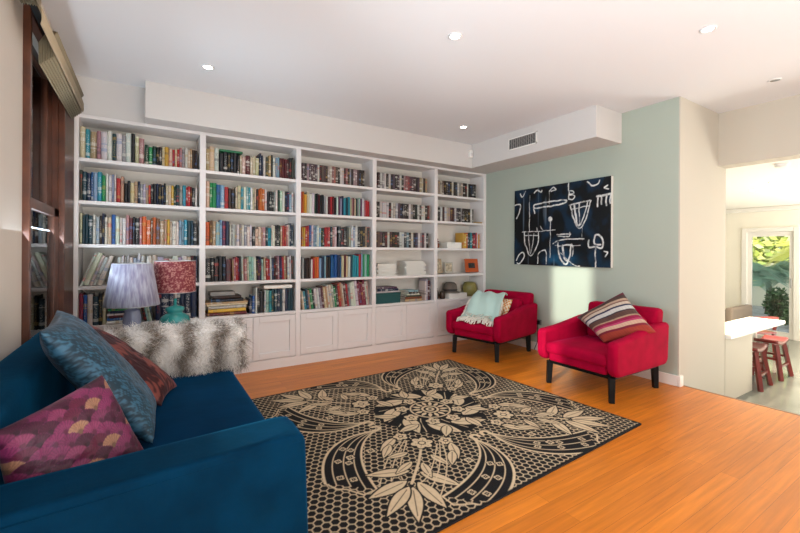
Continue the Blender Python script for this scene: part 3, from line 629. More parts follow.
for k in range(4):                                        # axis wings: each axis has a mirrored pair of sweeping paisley bands
    a = k * PI / 2; X_ = rx_ * math.cos(a) + ry_ * math.sin(a); Y_ = -rx_ * math.sin(a) + ry_ * math.cos(a)
    for sg in (1, -1):
        y2 = Y_ * sg
        reg = (X_ > .3) & (y2 > -.05)
        outer = bez([(.55, .08), (.80, .0), (1.02, .14), (1.10, .46)]); inner = bez([(.55, .08), (.70, .13), (.86, .32), (.90, .66)])
        poly = np.array(outer + inner[::-1]); inside = np.zeros(X_.shape, bool); j = len(poly) - 1
        for i in range(len(poly)):
            xi, yi = poly[i]; xj, yj = poly[j]; inside ^= ((yi > y2) != (yj > y2)) & (X_ < (xj - xi) * (y2 - yi) / (yj - yi + 1e-9) + xi); j = i
        over(inside * 1.0, 0.0)
        curve(X_, y2, outer, .0075); curve(X_, y2, inner, .0065)
        for q in (.22, .5, .78): curve(X_, y2, [tuple((1 - q) * np.array(p) + q * np.array(p2)) for p, p2 in zip(outer, inner)], .0034)
        curve(X_, y2, [outer[-1], (1.07, .54), (1.03, .57), (.98, .66), inner[-1]], .005)
        for q in (.36, .64):
            for h in (13, 18, 23): px, py = (1 - q) * np.array(outer[h]) + q * np.array(inner[h]); flower(X_, y2, px, py, .024, 4, h)
        curve(X_, y2, bez([(.56, .07), (.50, .10), (.48, .02), (.54, .02)]), .013)
        leaf(X_, y2, .5, .24, .5, .2, .065); leaf(X_, y2, .58, .3, .75, .17, .055)
        for q in range(3): curve(X_, y2, bez([(.46, .28 + .02 * q), (.6, .36 + .05 * q), (.74, .46 + .07 * q), (.9 - .08 * q, .68)]), .0035)
    # diagonal leaf sprays
    d = a + PI / 4; X_ = rx_ * math.cos(d) + ry_ * math.sin(d); Y_ = -rx_ * math.sin(d) + ry_ * math.cos(d)
    curve(X_, Y_, [(.5, .0), (.8, .01), (1.02, 0)], .008)
    flower(X_, Y_, .56, .0, .075, 6); flower(X_, Y_, .5, .15, .05, 5); flower(X_, Y_, .5, -.15, .05, 5)
    for (cx, cy, an, L, w) in ((.70, .07, .9, .15, .05), (.70, -.07, -.9, .15, .05), (.9, .03, 1.2, .25, .075), (.9, -.03, -1.2, .25, .075), (1.0, .03, .72, .25, .08), (1.0, -.03, -.72, .25, .08), (1.05, .01, .24, .27, .075), (1.05, -.01, -.26, .26, .075), (.8, .03, .45, .16, .05), (.8, -.03, -.45, .16, .05)):
        leaf(X_, Y_, cx, cy, an, L, w)
    for (cx, cy, r) in ((.72, .3, .03), (.72, -.3, .03), (.82, .4, .028), (.82, -.4, .028)): flower(X_, Y_, cx, cy, r, 4)
# medallion
rr = np.hypot(rx_, ry_); th = np.arctan2(ry_, rx_)
wav = .41 + .035 * np.abs(np.cos(th * 6)); over(aa(rr, wav), 0)
for k in range(24): a = 2 * PI * k / 24; curve(rx_, ry_, bez([(.2 * math.cos(a), .2 * math.sin(a)), (.28 * math.cos(a + .1), .28 * math.sin(a + .1)), (.34 * math.cos(a + .25), .34 * math.sin(a + .25)), (.4 * math.cos(a + .3), .4 * math.sin(a + .3))], 8), .0035)
for k in range(9): a = k * 2 * PI / 9; leaf(rx_, ry_, .25 * math.cos(a - .28), .27 * math.sin(a - .28), a + .95, .27, .115)
for k in range(9): a = k * 2 * PI / 9 + .25; leaf(rx_, ry_, .3 * math.cos(a), .3 * math.sin(a), a - .5, .18, .07)
for k in range(8): a = k * PI / 4 + .2; flower(rx_, ry_, .22 * math.cos(a), .22 * math.sin(a), .055, 5, k)
over(aa(rr, .165), 0); over(aa(np.abs(rr - .155), .007), 1)
for k in range(14): a = 2 * PI * k / 14; leaf(rx_, ry_, .075 * math.cos(a), .075 * math.sin(a), a, .075, .03, False)
over(aa(rr, .07), 1); over(aa(rr, .052), 0); over(aa(rr, .034), 1); over(aa(rr, .015), 0)
edge = np.minimum(np.minimum(rx_ - RX0, RX1 - rx_), np.minimum(ry_ - RY0, RY1 - ry_)); over(aa(edge, .014), 0.0)
V = np.clip(V, 0, 1) * (.84 + .16 * fbm(rx_ * 60, ry_ * 60, 5, 2))
Cr = lerp3(np.array(srgb('#08070b')), np.array(srgb('#d3bc9b')), V)
tint_grid('pile', rx_, ry_, np.full(rx_.shape, .0118), Cr, mat_attr('wool_pile', .95, sheen=0, bump=.5, bscale=600), rug)
# ------------------------------------------------------------------ sofa (teal velvet, back against the left wall)
sofa = thing('sofa', 'large teal blue velvet sofa under the left window', 'sofa', (0, 2.25, 0))
sinv = Matrix.Translation(sofa.location).inverted()
def S(o): o.matrix_parent_inverse = sinv; return o
def arm_poly(mb, xb, xf, yb0, yb1, yf0, yf1, z0, z1, n=12):
    """sofa arm: long soft block whose near and far faces run slightly out of square"""
    b = MB().soft(0, 1, 0, 1, 0, 1, .055, n); 
    for (u, v, w) in b.v:
        x = xb + (xf - xb) * u; y0 = yb0 + (yf0 - yb0) * u; y1 = yb1 + (yf1 - yb1) * u
        bulge = .02 * (1 - w) * (1 if u > .9 else 0)
        mb.v.append((x + bulge, y0 + (y1 - y0) * v, z0 + (z1 - z0) * w)); mb.c.append((1, 1, 1))
    mb.f += b.f; return mb
S(arm_poly(MB(), -.5, .465, 1.265, 1.46, 1.335, 1.535, .1, .622).build('arm', M_sofa, sofa, smooth=True))
S(arm_poly(MB(), -.5, .505, 2.985, 3.17, 2.985, 3.17, .1, .622).build('arm', M_sofa, sofa, smooth=True))
S(MB().soft(-.5, .44, 1.45, 3.05, .1, .30, .12, 8).build('base', M_sofa, sofa, smooth=True))
S(MB().soft(-.36, .5, 1.535, 2.985, .285, .435, .3, 14, puff=.02).build('seat_cushion', M_sofa2, sofa, smooth=True))
S(MB().soft(-.528, -.355, 1.42, 3.02, .1, .795, .22, 14).build('backrest', M_sofa, sofa, smooth=True))
for (x, y) in ((-.46, 1.36), (.38, 1.42), (-.46, 3.08), (.4, 3.08)): S(MB().bar((x, y, 0), (x, y, .12), .04, .055).build('leg', M_black, sofa))
# piping seam along the arm top
S(MB().tube([(-.48, 1.268, .597), (.445, 1.338, .597), (.462, 1.355, .597), (.464, 1.51, .597), (.44, 1.53, .597)], .0035, 6).build('piping', M_sofa, sofa, smooth=True))

# ------------------------------------------------------------------ scatter cushions
def pillow(name, A, Bc, Cc, D, thick, fn, material, label, group=None, nu=90, nv=90, bulge=1.0, parts=None):
    """corners A (top), B, C, D in order; fn(u, v) arrays -> rgb; the two faces join along a pinched seam"""
    A, Bc, Cc, D = [np.array(p, float) for p in (A, Bc, Cc, D)]
    u, v = np.meshgrid(np.linspace(0, 1, nu), np.linspace(0, 1, nv))
    base = A * ((1 - u) * (1 - v))[..., None] + Bc * (u * (1 - v))[..., None] + Cc * (u * v)[..., None] + D * ((1 - u) * v)[..., None]
    cen = (A + Bc + Cc + D) / 4; nrm = np.cross(Bc - A, D - A); nrm /= np.linalg.norm(nrm)
    a = 2 * u - 1; b = 2 * v - 1
    pinch = .055 * ((1 - a ** 2) * (np.abs(b) ** 3) + (1 - b ** 2) * (np.abs(a) ** 3)); base = base + (cen - base) * pinch[..., None]
    prof = thick * .5 * np.sqrt(np.clip(1 - np.abs(a) ** 3.2, 0, 1) * np.clip(1 - np.abs(b) ** 3.2, 0, 1))
    wr = (fbm(u * 6, v * 6, len(label) * 7) - .5) * .02 * np.clip(prof / (thick * .5), 0, 1)
    P = []; Cs = []
    for sg in (1, -1): P.append(base + nrm * ((prof * sg) + wr)[..., None]); Cs.append(fn(u, v))
    n = nu * nv; i = np.arange(n).reshape(nv, nu)
    q1 = np.stack([i[:-1, :-1], i[:-1, 1:], i[1:, 1:], i[1:, :-1]], -1).reshape(-1, 4); q2 = q1[:, ::-1] + n
    me = bpy.data.meshes.new(name); co_ = np.concatenate([p.reshape(-1, 3) for p in P]); me.from_pydata(co_.tolist(), [], np.concatenate([q1, q2]).tolist())
    at_ = me.color_attributes.new('tint', 'FLOAT_COLOR', 'POINT'); at_.data.foreach_set('color', np.concatenate([np.concatenate([c.reshape(-1, 3), np.ones((n, 1))], -1) for c in Cs]).astype(np.float32).ravel())
    bm = bmesh.new(); bm.from_mesh(me); bmesh.ops.remove_doubles(bm, verts=bm.verts, dist=.0004); bm.to_mesh(me); bm.free()
    me.polygons.foreach_set('use_smooth', [True] * len(me.polygons)); me.materials.append(material)
    o = bpy.data.objects.new(name, me); COL.objects.link(o); return tag(o, label, 'cushion', group)
def c3(h): return np.array(srgb(h))
def damask(u, v):
    f = fbm(u * 30, v * 30, 31, 2); g = np.abs(np.sin(u * 62 + 3 * np.sin(v * 44)) * np.sin(v * 62 + 3 * np.sin(u * 44))); k = np.clip((f + g * .6 - .72) * 5, 0, 1)
    return lerp3(c3('#14303f'), c3('#37637c'), k)
def arabesque(u, v):
    f = fbm(u * 7, v * 7, 77, 2); g = np.sin(u * 26 + 2.5 * np.sin(v * 19)) * np.sin(v * 24 + 2.5 * np.sin(u * 17)); k = np.clip((f + .35 * g - .56) * 8, 0, 1)
    return lerp3(c3('#30070d'), c3('#7f4038'), k * .8)
def fans(u, v):
    W, H = .36, .34; x = u * W; y = (1 - v) * H; R = .036; C_ = np.broadcast_to(c3('#4f1740'), u.shape + (3,)).copy(); cols = [c3(h) for h in ('#74254f', '#571230', '#946a52', '#42102a', '#6a2248', '#7e3054')]
    for j in range(int(H / (R * .62)) + 2, -2, -1):
        for i in range(-1, int(W / (2 * R)) + 2):
            cx = (i + (.5 if j % 2 else 0)) * 2 * R; cy = j * R * .62 - R * .6; d = np.hypot(x - cx, y - cy); th_ = np.arctan2(y - cy, x - cx)
            ins = (d < R * .97) & (y > cy - R * .2); col = cols[(i * 3 + j * 5 + (i * j) % 3) % 6]; st = .72 + .28 * (np.sin(th_ * 22) > 0) * (d > R * .35); lite = np.where(d < R * .22, .55, 1)
            C_[ins] = (col * (st * lite)[..., None])[ins]
            rim = (d >= R * .97) & (d < R) & (y > cy); C_[rim] = c3('#55193f')
    return C_
def stripes(u, v):
    # bands run along u, change across v
    seq = [('#6b2433', .06), ('#4f3a34', .10), ('#b99c86', .05), ('#7c5a50', .03), ('#c9b7a4', .07), ('#34344e', .04), ('#c9c6c0', .09), ('#3b3340', .03), ('#5b4038', .11), ('#a78a70', .03), ('#8f1d42', .07), ('#b13a62', .04), ('#c9a48c', .08), ('#7a2231', .05), ('#9c3a2b', .15)]
    out = np.zeros(u.shape + (3,)); t = 0
    for h, w in seq: out[(v >= t - .001)] = c3(h); t += w
    return out * (.85 + .3 * (np.sin(u * 260) > 0) * .3)[..., None]
satin = mat_attr('satin_cushion', .5, sheen=.15, bump=.2, bscale=120, spec=.35); brocade = mat_attr('brocade_cushion', .65, sheen=.1, bump=.2, bscale=150); wovn = mat_attr('woven_cushion', .85, sheen=.2, bump=.3, bscale=200)
pillow('cushion', (-.35, 2.36, .975), (.03, 2.30, .475), (.02, 1.88, .47), (-.335, 1.93, .95), .15, damask, satin, 'slate blue satin patterned cushion standing in the middle of the teal sofa', 'cushions on the teal sofa')
pillow('cushion', (-.31, 2.87, .83), (.145, 2.62, .465), (.06, 2.33, .465), (-.38, 2.42, .845), .13, arabesque, brocade, 'dark maroon brocade cushion behind the slate blue one', 'cushions on the teal sofa')
pillow('cushion', (-.36, 1.52, .745), (-.135, 1.735, .812), (.015, 1.635, .50), (-.31, 1.49, .46), .13, fans, satin, 'purple cushion with a gold and maroon fan pattern behind the near sofa arm', 'cushions on the teal sofa', nu=150, nv=110)

# ------------------------------------------------------------------ fur throw over the far arm
throw = thing('fur_throw', 'striped brown and white fur throw draped over the far arm of the teal sofa', 'throw', (.15, 3.07, .64))
tinv = Matrix.Translation(throw.location).inverted()
TP = [(2.93, .462), (2.905, .5), (2.90, .58), (2.91, .65), (2.945, .70), (3.02, .725), (3.11, .72), (3.185, .68), (3.215, .6), (3.218, .5), (3.215, .40)]
def throw_pt(s, t):
    k = t * (len(TP) - 1); i = min(int(k), len(TP) - 2); f = k - i; y = TP[i][0] * (1 - f) + TP[i + 1][0] * f; z = TP[i][1] * (1 - f) + TP[i + 1][1] * f
    x = -.23 + .80 * s; end = max(0, s - .93) / .07
    wav = .012 * math.sin(s * 17 + t * 5); return Vector((x + .006 * math.sin(t * 9), y + (wav * .5 if t < .5 else -wav * .2), z + wav - .012 * end))

vs = []; fs = []; cs = []
def fur_col(s, t, k):
    ss = s + .03 * math.sin(t * 11) + .02 * math.sin(t * 23 + s * 9) + random.gauss(0, .012); band = min(1, sum(math.exp(-((ss - c) / w) ** 2) for c, w in ((.09, .05), (.31, .055), (.56, .055), (.80, .05), (.985, .03))) * 1.05)
    dark = Vector(srgb('#4a3524')).lerp(Vector(srgb('#94806a')), random.random()); lite = Vector(srgb('#ffffff')).lerp(Vector(srgb('#f0e4d4')), random.random() * .5)
    c = lite.lerp(dark, band * random.uniform(.7, 1)); return c.lerp(Vector(srgb('#e9e0d6')), .22 * k)
mb = MB().grid(60, 40, lambda u, v: throw_pt(u, v)); mb.c = [tuple(fur_col(i / 59, j / 39, 0)) for j in range(40) for i in range(60)]
o = mb.build('hide', mat_attr('fur_hide', .9), throw, smooth=True, solid=.016, tint=True); o.matrix_parent_inverse = tinv
for q in range(14000):
    s_, t_ = random.random(), random.random() * .97; p = throw_pt(s_, t_); e = .01; du = throw_pt(min(1, s_ + e), t_) - throw_pt(max(0, s_ - e), t_); dv = throw_pt(s_, min(1, t_ + e)) - throw_pt(s_, max(0, t_ - e)); n = dv.cross(du).normalized()
    if (p - Vector((.15, 3.07, .5))).dot(n) < 0: n = -n
    L = random.uniform(.04, .09); d = (n * .5 + Vector((random.gauss(0, .5), random.gauss(0, .4), random.gauss(-.25, .35)))).normalized(); d2 = (d + Vector((random.gauss(0, .5), random.gauss(0, .3), -.7))).normalized(); w = Vector((random.gauss(0, 1), random.gauss(0, 1), random.gauss(0, 1))); w = (w - d * w.dot(d)).normalized() * random.uniform(.0011, .0022)
    p0 = p + n * .007; p1 = p0 + d * L * .55; p2 = p1 + d2 * L * .45; b = len(vs); vs += [tuple(x) for x in (p0 - w, p0 + w, p1 + w * .8, p1 - w * .8, p2)]; fs += [(b, b + 1, b + 2, b + 3), (b + 3, b + 2, b + 4)]
    c0 = fur_col(s_, t_, 0); c1 = fur_col(s_, t_, .8); cs += [tuple(c0), tuple(c0), tuple(c0.lerp(c1, .5)), tuple(c0.lerp(c1, .5)), tuple(c1)]
mb = MB(); mb.v = vs; mb.f = fs; mb.c = cs; fm = mat_attr('fur_strands', .7, spec=.1); nt = fm.node_tree; tr = nt.nodes.new('ShaderNodeBsdfTranslucent'); ad = nt.nodes.new('ShaderNodeMixShader'); ad.inputs[0].default_value = .45
at_ = [n for n in nt.nodes if n.type == 'ATTRIBUTE'][0]; nt.links.new(at_.outputs['Color'], tr.inputs[0]); nt.links.new(nt.nodes['Principled BSDF'].outputs[0], ad.inputs[1]); nt.links.new(tr.outputs[0], ad.inputs[2]); nt.links.new(ad.outputs[0], nt.nodes['Material Output'].inputs[0])
o = mb.build('fur_pile', fm, throw, tint=True, fix=False); o.matrix_parent_inverse = tinv; o['kind'] = 'stuff'

# ------------------------------------------------------------------ side table with two lamps between sofa and bookcase
tb = thing('side_table', 'white side table between the sofa and the bookcase carrying two lamps', 'table', (-.04, 3.66, 0))
MB().box(-.46, .44, -.3, .34, .552, .58).build('tabletop', M_joinery, tb, bevel=.004)
MB().box(-.42, .4, -.26, .3, .48, .552).build('apron', M_joinery, tb)
for x in (-.42, .40):
    for y in (-.26, .30): MB().bar((x, y, 0), (x, y, .5), .035, .045).build('leg', M_joinery, tb)
def shade(mb, r0, r1, z0, z1, seg=64, pleat=0):
    return mb.lathe([(r0, z0), (r1, z1), (r1 - .004, z1), (r0 - .004, z0)], seg, cap=False).add([], [])
t = thing('table_lamp', 'clear glass table lamp with a pleated silvery lilac shade', 'lamp', (-.1, 3.62, .5803))
MB().lathe([(.075, 0), (.078, .012), (.06, .022), (.055, .05), (.06, .09), (.062, .13), (.058, .17), (.05, .2), (.052, .215), (.03, .225), (.012, .235), (.012, .26)], 28).build('base', mat('lilac_grey_glass', '#8b90ab', .15, alpha=.75, coat=.4), t, smooth=True)
MB().lathe([(.012, .26), (.012, .32), (.001, .32)], 12).build('socket', M_steel, t)
m = bpy.data.materials.new('silver_lilac_silk'); m.use_nodes = True; nt = m.node_tree; b = nt.nodes['Principled BSDF']
g = nt.nodes.new('ShaderNodeTexCoord'); mpp = nt.nodes.new('ShaderNodeMapping'); mpp.inputs['Scale'].default_value = (60, 60, 1.2); n = nt.nodes.new('ShaderNodeTexNoise'); n.inputs['Scale'].default_value = 1; r = nt.nodes.new('ShaderNodeValToRGB')
r.color_ramp.elements[0].position = .35; r.color_ramp.elements[0].color = (*srgb('#8f8aa8'), 1); r.color_ramp.elements[1].position = .65; r.color_ramp.elements[1].color = (*srgb('#c3c6d8'), 1)
nt.links.new(g.outputs['Object'], mpp.inputs[0]); nt.links.new(mpp.outputs[0], n.inputs[0]); nt.links.new(n.outputs[0], r.inputs[0]); nt.links.new(r.outputs[0], b.inputs['Base Color']); b.inputs['Roughness'].default_value = .35; b.inputs['Alpha'].default_value = .82; b.inputs['Sheen Weight'].default_value = .4
mb = MB(); seg = 144
prof = [(.178, .252), (.152, .41), (.126, .566)]
mb.add([((R + .0018 * (k % 2)) * math.cos(2 * PI * k / seg), (R + .0018 * (k % 2)) * math.sin(2 * PI * k / seg), z) for R, z in prof for k in range(seg)], [(i * seg + k, i * seg + (k + 1) % seg, (i + 1) * seg + (k + 1) % seg, (i + 1) * seg + k) for i in range(2) for k in range(seg)])
mb.build('lamp_shade', m, t, smooth=True, solid=.002)
mb = MB()
for R, z in ((.178, .252), (.126, .566)): mb.tube([(R * math.cos(2 * PI * k / 48), R * math.sin(2 * PI * k / 48), z) for k in range(49)], .003, 6)
for k in range(3): a = 2 * PI * k / 3; mb.bar((.01 * math.cos(a), .01 * math.sin(a), .32), (.126 * math.cos(a), .126 * math.sin(a), .566), .003, seg=5)
mb.build('shade_ring', M_steel, t)
t = thing('table_lamp', 'turquoise ceramic table lamp with a pink and red patterned drum shade', 'lamp', (.19, 3.78, .5803))
MB().lathe([(.07, 0), (.1, .03), (.118, .07), (.105, .12), (.07, .145), (.055, .15), (.06, .165), (.07, .175), (.07, .195), (.05, .205), (.02, .21), (.012, .215), (.012, .27)], 32).build('base', mat('turquoise_glaze', '#2f9a98', .18, coat=.5, var=.25, vscale=12), t, smooth=True)
MB().lathe([(.012, .27), (.014, .34), (.001, .34)], 12).build('socket', M_steel, t)
NU2, NV2 = 260, 90; uu, vv = np.meshgrid(np.linspace(0, 1, NU2), np.linspace(0, 1, NV2)); R2 = .152
pat = fbm(uu * 64, vv * 22, 61, 2) + .25 * np.sin(uu * 150 + 3 * np.sin(vv * 34)) * np.sin(vv * 46 + 2 * np.sin(uu * 110))
Csh = lerp3(c3('#7c3038'), c3('#b98078'), np.clip((pat - .48) * 5, 0, 1))
o = tint_grid('lamp_shade', R2 * np.cos(uu * 2 * PI), R2 * np.sin(uu * 2 * PI), .325 + .255 * vv, Csh, mat_attr('printed_shade', .6, sheen=.2), t); md = o.modifiers.new('solid', 'SOLIDIFY'); md.thickness = .002
mb = MB()
for z in (.325, .58): mb.tube([(R2 * math.cos(2 * PI * k / 48), R2 * math.sin(2 * PI * k / 48), z) for k in range(49)], .003, 6)
for k in range(3): a = 2 * PI * k / 3; mb.bar((.01 * math.cos(a), .01 * math.sin(a), .34), (R2 * math.cos(a), R2 * math.sin(a), .56), .003, seg=5)
mb.build('shade_ring', M_steel, t)

# ------------------------------------------------------------------ armchairs
def make_chair(label, loc, rz):
    t = thing('armchair', label, 'armchair', loc, rz, 'crimson velvet armchairs')
    # side panels (arms) : profile in x-z, the lower front corner rounded, the top sloping up to the back
    def arc(cx, cz, r, a0, a1, n=7): return [(cx + r * math.cos(math.radians(a0 + (a1 - a0) * i / n)), cz + r * math.sin(math.radians(a0 + (a1 - a0) * i / n))) for i in range(n + 1)]
    prof = arc(-.36, .31, .085, 180, 270) + arc(.36, .30, .075, 270, 350) + arc(.415, .575, .035, 0, 100) + [(.2, .598), (0, .565), (-.2, .535)] + arc(-.40, .475, .045, 80, 180)
    for sg in (1, -1): 
        o = MB().prism(prof, sg * .295, sg * .39, 'y').build('arm', M_red, t, bevel=.036, bseg=5)
    MB().box(-.405, .36, -.28, .28, .226, .31).build('seat_base', M_red, t, bevel=.02, bseg=4)
    MB().soft(-.44, .24, -.305, .305, .295, .4, .4, 12, puff=.02).build('seat_cushion', M_red, t, smooth=True)
    b = MB().soft(.26, .40, -.345, .345, .24, .735, .3, 12); b.v = [(x + .12 * max(0, z - .3), y * (1 if z > .6 else .8), z) for x, y, z in b.v]; b.build('backrest', M_red, t, smooth=True)
    b = MB().soft(.15, .29, -.27, .27, .39, .66, .4, 12); b.v = [(x + .14 * (z - .39), y, z) for x, y, z in b.v]; b.build('back_cushion', M_red, t, smooth=True)
    MB().box(-.375, -.335, -.3, .3, .195, .228).box(.335, .375, -.3, .3, .195, .228).box(-.335, .335, -.325, -.285, .195, .228).box(-.335, .335, .285, .325, .195, .228).build('frame', M_black, t, bevel=.003)
    for x in (-.355, .355):
        for y in (-.3, .3): MB().bar((x * 1.02, y * 1.02, 0), (x, y, .21), .042, .052).build('leg', M_black, t, bevel=.003)
    return t
CH1 = ((3.615, 2.15, 0), 0.0); CH2 = ((3.64, 3.59, 0), .20)
make_chair('crimson velvet armchair with a striped cushion, nearer the kitchen opening', *CH1)
make_chair('crimson velvet armchair with a mint throw, in front of the bookcase corner', *CH2)
pillow('cushion', (3.87, 2.09, .868), (3.72, 2.475, .585), (3.52, 2.07, .425), (3.70, 1.71, .565), .15, lambda u, v: stripes(u, v), wovn, 'striped maroon, brown and cream cushion on the nearer crimson armchair', nu=60, nv=120)
def to_world(ch, p):
    (x, y, z), r = ch; return (x + p[0] * math.cos(r) - p[1] * math.sin(r), y + p[0] * math.sin(r) + p[1] * math.cos(r), z + p[2])
def kilim(u, v):
    k = (np.sin(u * 30) * np.sin(v * 30) + .4 * np.sin((u + v) * 40)); return lerp3(c3('#d8842f'), c3('#ead9bd'), np.clip(k * 4 + .2 + (u - .5) * 3, 0, 1))
pillow('cushion', to_world(CH2, (.17, -.02, .665)), to_world(CH2, (.15, -.2, .655)), to_world(CH2, (.0, -.2, .45)), to_world(CH2, (.02, .02, .45)), .08, kilim, wovn, 'small orange and cream cushion beside the mint throw', nu=50, nv=50)
# mint throw with fringe on the second chair
TH = [(.2, .70), (.12, .715), (.05, .71), (-.02, .675), (-.1, .60), (-.18, .52), (-.26, .46), (-.33, .445)]
th_t = thing('throw', 'pale mint throw with cream fringe laid over the far crimson armchair', 'throw', to_world(CH2, (0, .1, .45)), CH2[1])
def thp(u, v):
    k = v * (len(TH) - 1); i = min(int(k), len(TH) - 2); f = k - i; x = TH[i][0] * (1 - f) + TH[i + 1][0] * f; z = TH[i][1] * (1 - f) + TH[i + 1][1] * f
    yc = .10 - .11 * v; wd = .40 + .1 * v; return (x + .01 * math.sin(u * 7), yc - .1 + (u - .5) * wd, z - .45 + .012 * math.sin(u * 13 + v * 4) + .008 * math.sin(v * 14))
M_mint = mat('mint_wool', '#bcd8d0', .9, bump=.5, bscale=220, sheen=.2); M_fringe = mat('cream_fringe', '#e6dfd2', .9)
MB().grid(36, 40, thp).build('blanket', M_mint, th_t, smooth=True, solid=.016)
mb = MB()
for k in range(44):
    u = k / 43; p = Vector(thp(u, 1)); mb.tube([p, p + Vector((-.03, random.uniform(-.004, .004), -.003)), p + Vector((-.055 + random.uniform(-.01, .01), random.uniform(-.01, .01), -.012)), p + Vector((-.085 + random.uniform(-.012, .01), random.uniform(-.014, .014), -.045))], [.005, .0075, .0065, .004], 5)
for k in range(30):
    v = .5 + .5 * k / 29
    for u, sg in ((0, -1), (1, 1)): p = Vector(thp(u, v)); mb.tube([p, p + Vector((-.01, sg * .018, -.006)), p + Vector((-.02 + random.uniform(-.01, .01), sg * .035, -.02))], [.004, .005, .003], 5)
for k in range(60):
    u = random.uniform(.1, .9); v = random.uniform(.8, 1); p = Vector(thp(u, v)) + Vector((0, 0, .012)); mb.tube([p, p + Vector((-.03, random.uniform(-.02, .02), .006)), p + Vector((-.06, random.uniform(-.03, .03), -.012))], .004, 5)
mb.build('fringe', M_fringe, th_t, smooth=True)

# ------------------------------------------------------------------ kitchen beyond the opening
t = thing('kitchen_bench', 'white kitchen bench with an overhanging pale stone top past the wall corner', 'bench', (5.9, 1.75, ZK))
kinv = Matrix.Translation(t.location).inverted()
def K(o): o.matrix_parent_inverse = kinv; return o
K(box('base', (5.26, 6.05, YC - .012, 2.03, ZK, .33), M_cream, t))
K(box('countertop', (5.255, 7.03, 1.69, 2.06, .33, .372), M_counter, t, bevel=.004))
K(box('end_panel', (6.05, 6.98, 1.99, 2.02, .12, .33), mat('pale_grey_panel', '#cfd3c8', .3), t))
K(box('end_leg', (6.96, 7.01, 1.97, 2.04, ZK, .33), M_counter, t))
def stool(x, y, rz, label):
    t = thing('stool', label, 'stool', (x, y, ZK), rz, 'red saddle stools at the kitchen bench')
    SHh = .47
    b = MB().grid(16, 9, lambda u, v: ((u - .5) * .42, (v - .5) * .24, SHh - .02 + .035 * (2 * u - 1) ** 2)); b.build('seat', M_stool, t, smooth=True, solid=.035)
    for sx in (-1, 1):
        for sy in (-1, 1): MB().bar((sx * .2, sy * .15, 0), (sx * .14, sy * .085, SHh - .03), .04, .04).build('leg', M_stool, t)
    for sy in (-1, 1): MB().bar((-.18, sy * .125, .17), (.18, sy * .125, .17), .025).build('stretcher', M_stool, t)
    for sx in (-1, 1): MB().bar((sx * .17, -.12, .26), (sx * .17, .12, .26), .025).build('stretcher', M_stool, t)
stool(6.26, 1.83, .05, 'red wooden saddle stool under the bench top, nearer the white bench base')
stool(6.99, 1.82, .0, 'red wooden saddle stool under the outer end of the bench top')
t = thing('dining_chair', 'red wooden chair behind the bench, only the curved top of its back showing', 'chair', (7.95, 2.30, ZK), PI - .5)
MB().box(-.21, .21, -.2, .2, .40, .43).build('seat', M_stool, t, bevel=.006)
for x in (-.18, .18):
    MB().bar((x, -.17, 0), (x, -.17, .43), .035).build('leg', M_stool, t); MB().bar((x, .2, 0), (x, .17, .43), .035).build('leg', M_stool, t); MB().bar((x, .18, .46), (x, .22, .62), .03).build('back_post', M_stool, t)
MB().grid(14, 3, lambda u, v: ((u - .5) * .42, .215 + .03 * (1 - (2 * u - 1) ** 2), .57 + .09 * v + .015 * (1 - (2 * u - 1) ** 2))).build('back_rail', M_stool, t, smooth=True, solid=.02)
t = thing('bench_seat', 'grey brown padded seat back showing above the left end of the white bench top', 'seat', (9.35, 2.95, ZK))
MB().soft(-.5, .5, -.05, .45, .3, .42, .3, 8).build('cushion_pad', mat('grey_brown_fabric', '#7d7268', .9), t, smooth=True)
MB().soft(-.5, .5, -.12, .0, .25, .63, .3, 8).build('backrest', mat('grey_brown_fabric'), t, smooth=True)
for x in (-.42, .42):
    for y in (-.05, .4): MB().bar((x, y, 0), (x, y, .32), .04).build('leg', M_black, t)
# garden door in the far kitchen wall
dr = bpy.data.objects.new('door_1', None); COL.objects.link(dr); structure(dr); dr.location = (XK, 2.68, ZK); dinv = Matrix.Translation(dr.location).inverted()
def Dn(o): o.matrix_parent_inverse = dinv; return o
Dn(MB().box(XK - .03, XK + .1, KD[0] - .07, KD[0] + .01, ZK, KD[3] + .07).box(XK - .03, XK + .1, KD[1] - .01, KD[1] + .07, ZK, KD[3] + .07).box(XK - .03, XK + .1, KD[0] + .01, KD[1] - .01, KD[3] - .01, KD[3] + .07).build('door_frame', M_trim, dr, bevel=.004))
Dn(MB().box(XK + .02, XK + .06, KD[0] + .01, KD[0] + .08, ZK, KD[3] - .01).box(XK + .02, XK + .06, KD[1] - .08, KD[1] - .01, ZK, KD[3] - .01).box(XK + .02, XK + .06, KD[0] + .08, KD[1] - .08, KD[3] - .1, KD[3] - .01).box(XK + .02, XK + .06, KD[0] + .08, KD[1] - .08, ZK, ZK + .12).build('door_leaf', M_trim, dr, bevel=.003))
Dn(box('glass_pane', (XK + .035, XK + .041, KD[0] + .08, KD[1] - .08, ZK + .12, KD[3] - .1), M_glass, dr))
Dn(MB().bar((XK - .02, KD[0] + .05, .6), (XK - .02, KD[0] + .05, .78), .02, seg=8).build('door_handle', M_steel, dr))
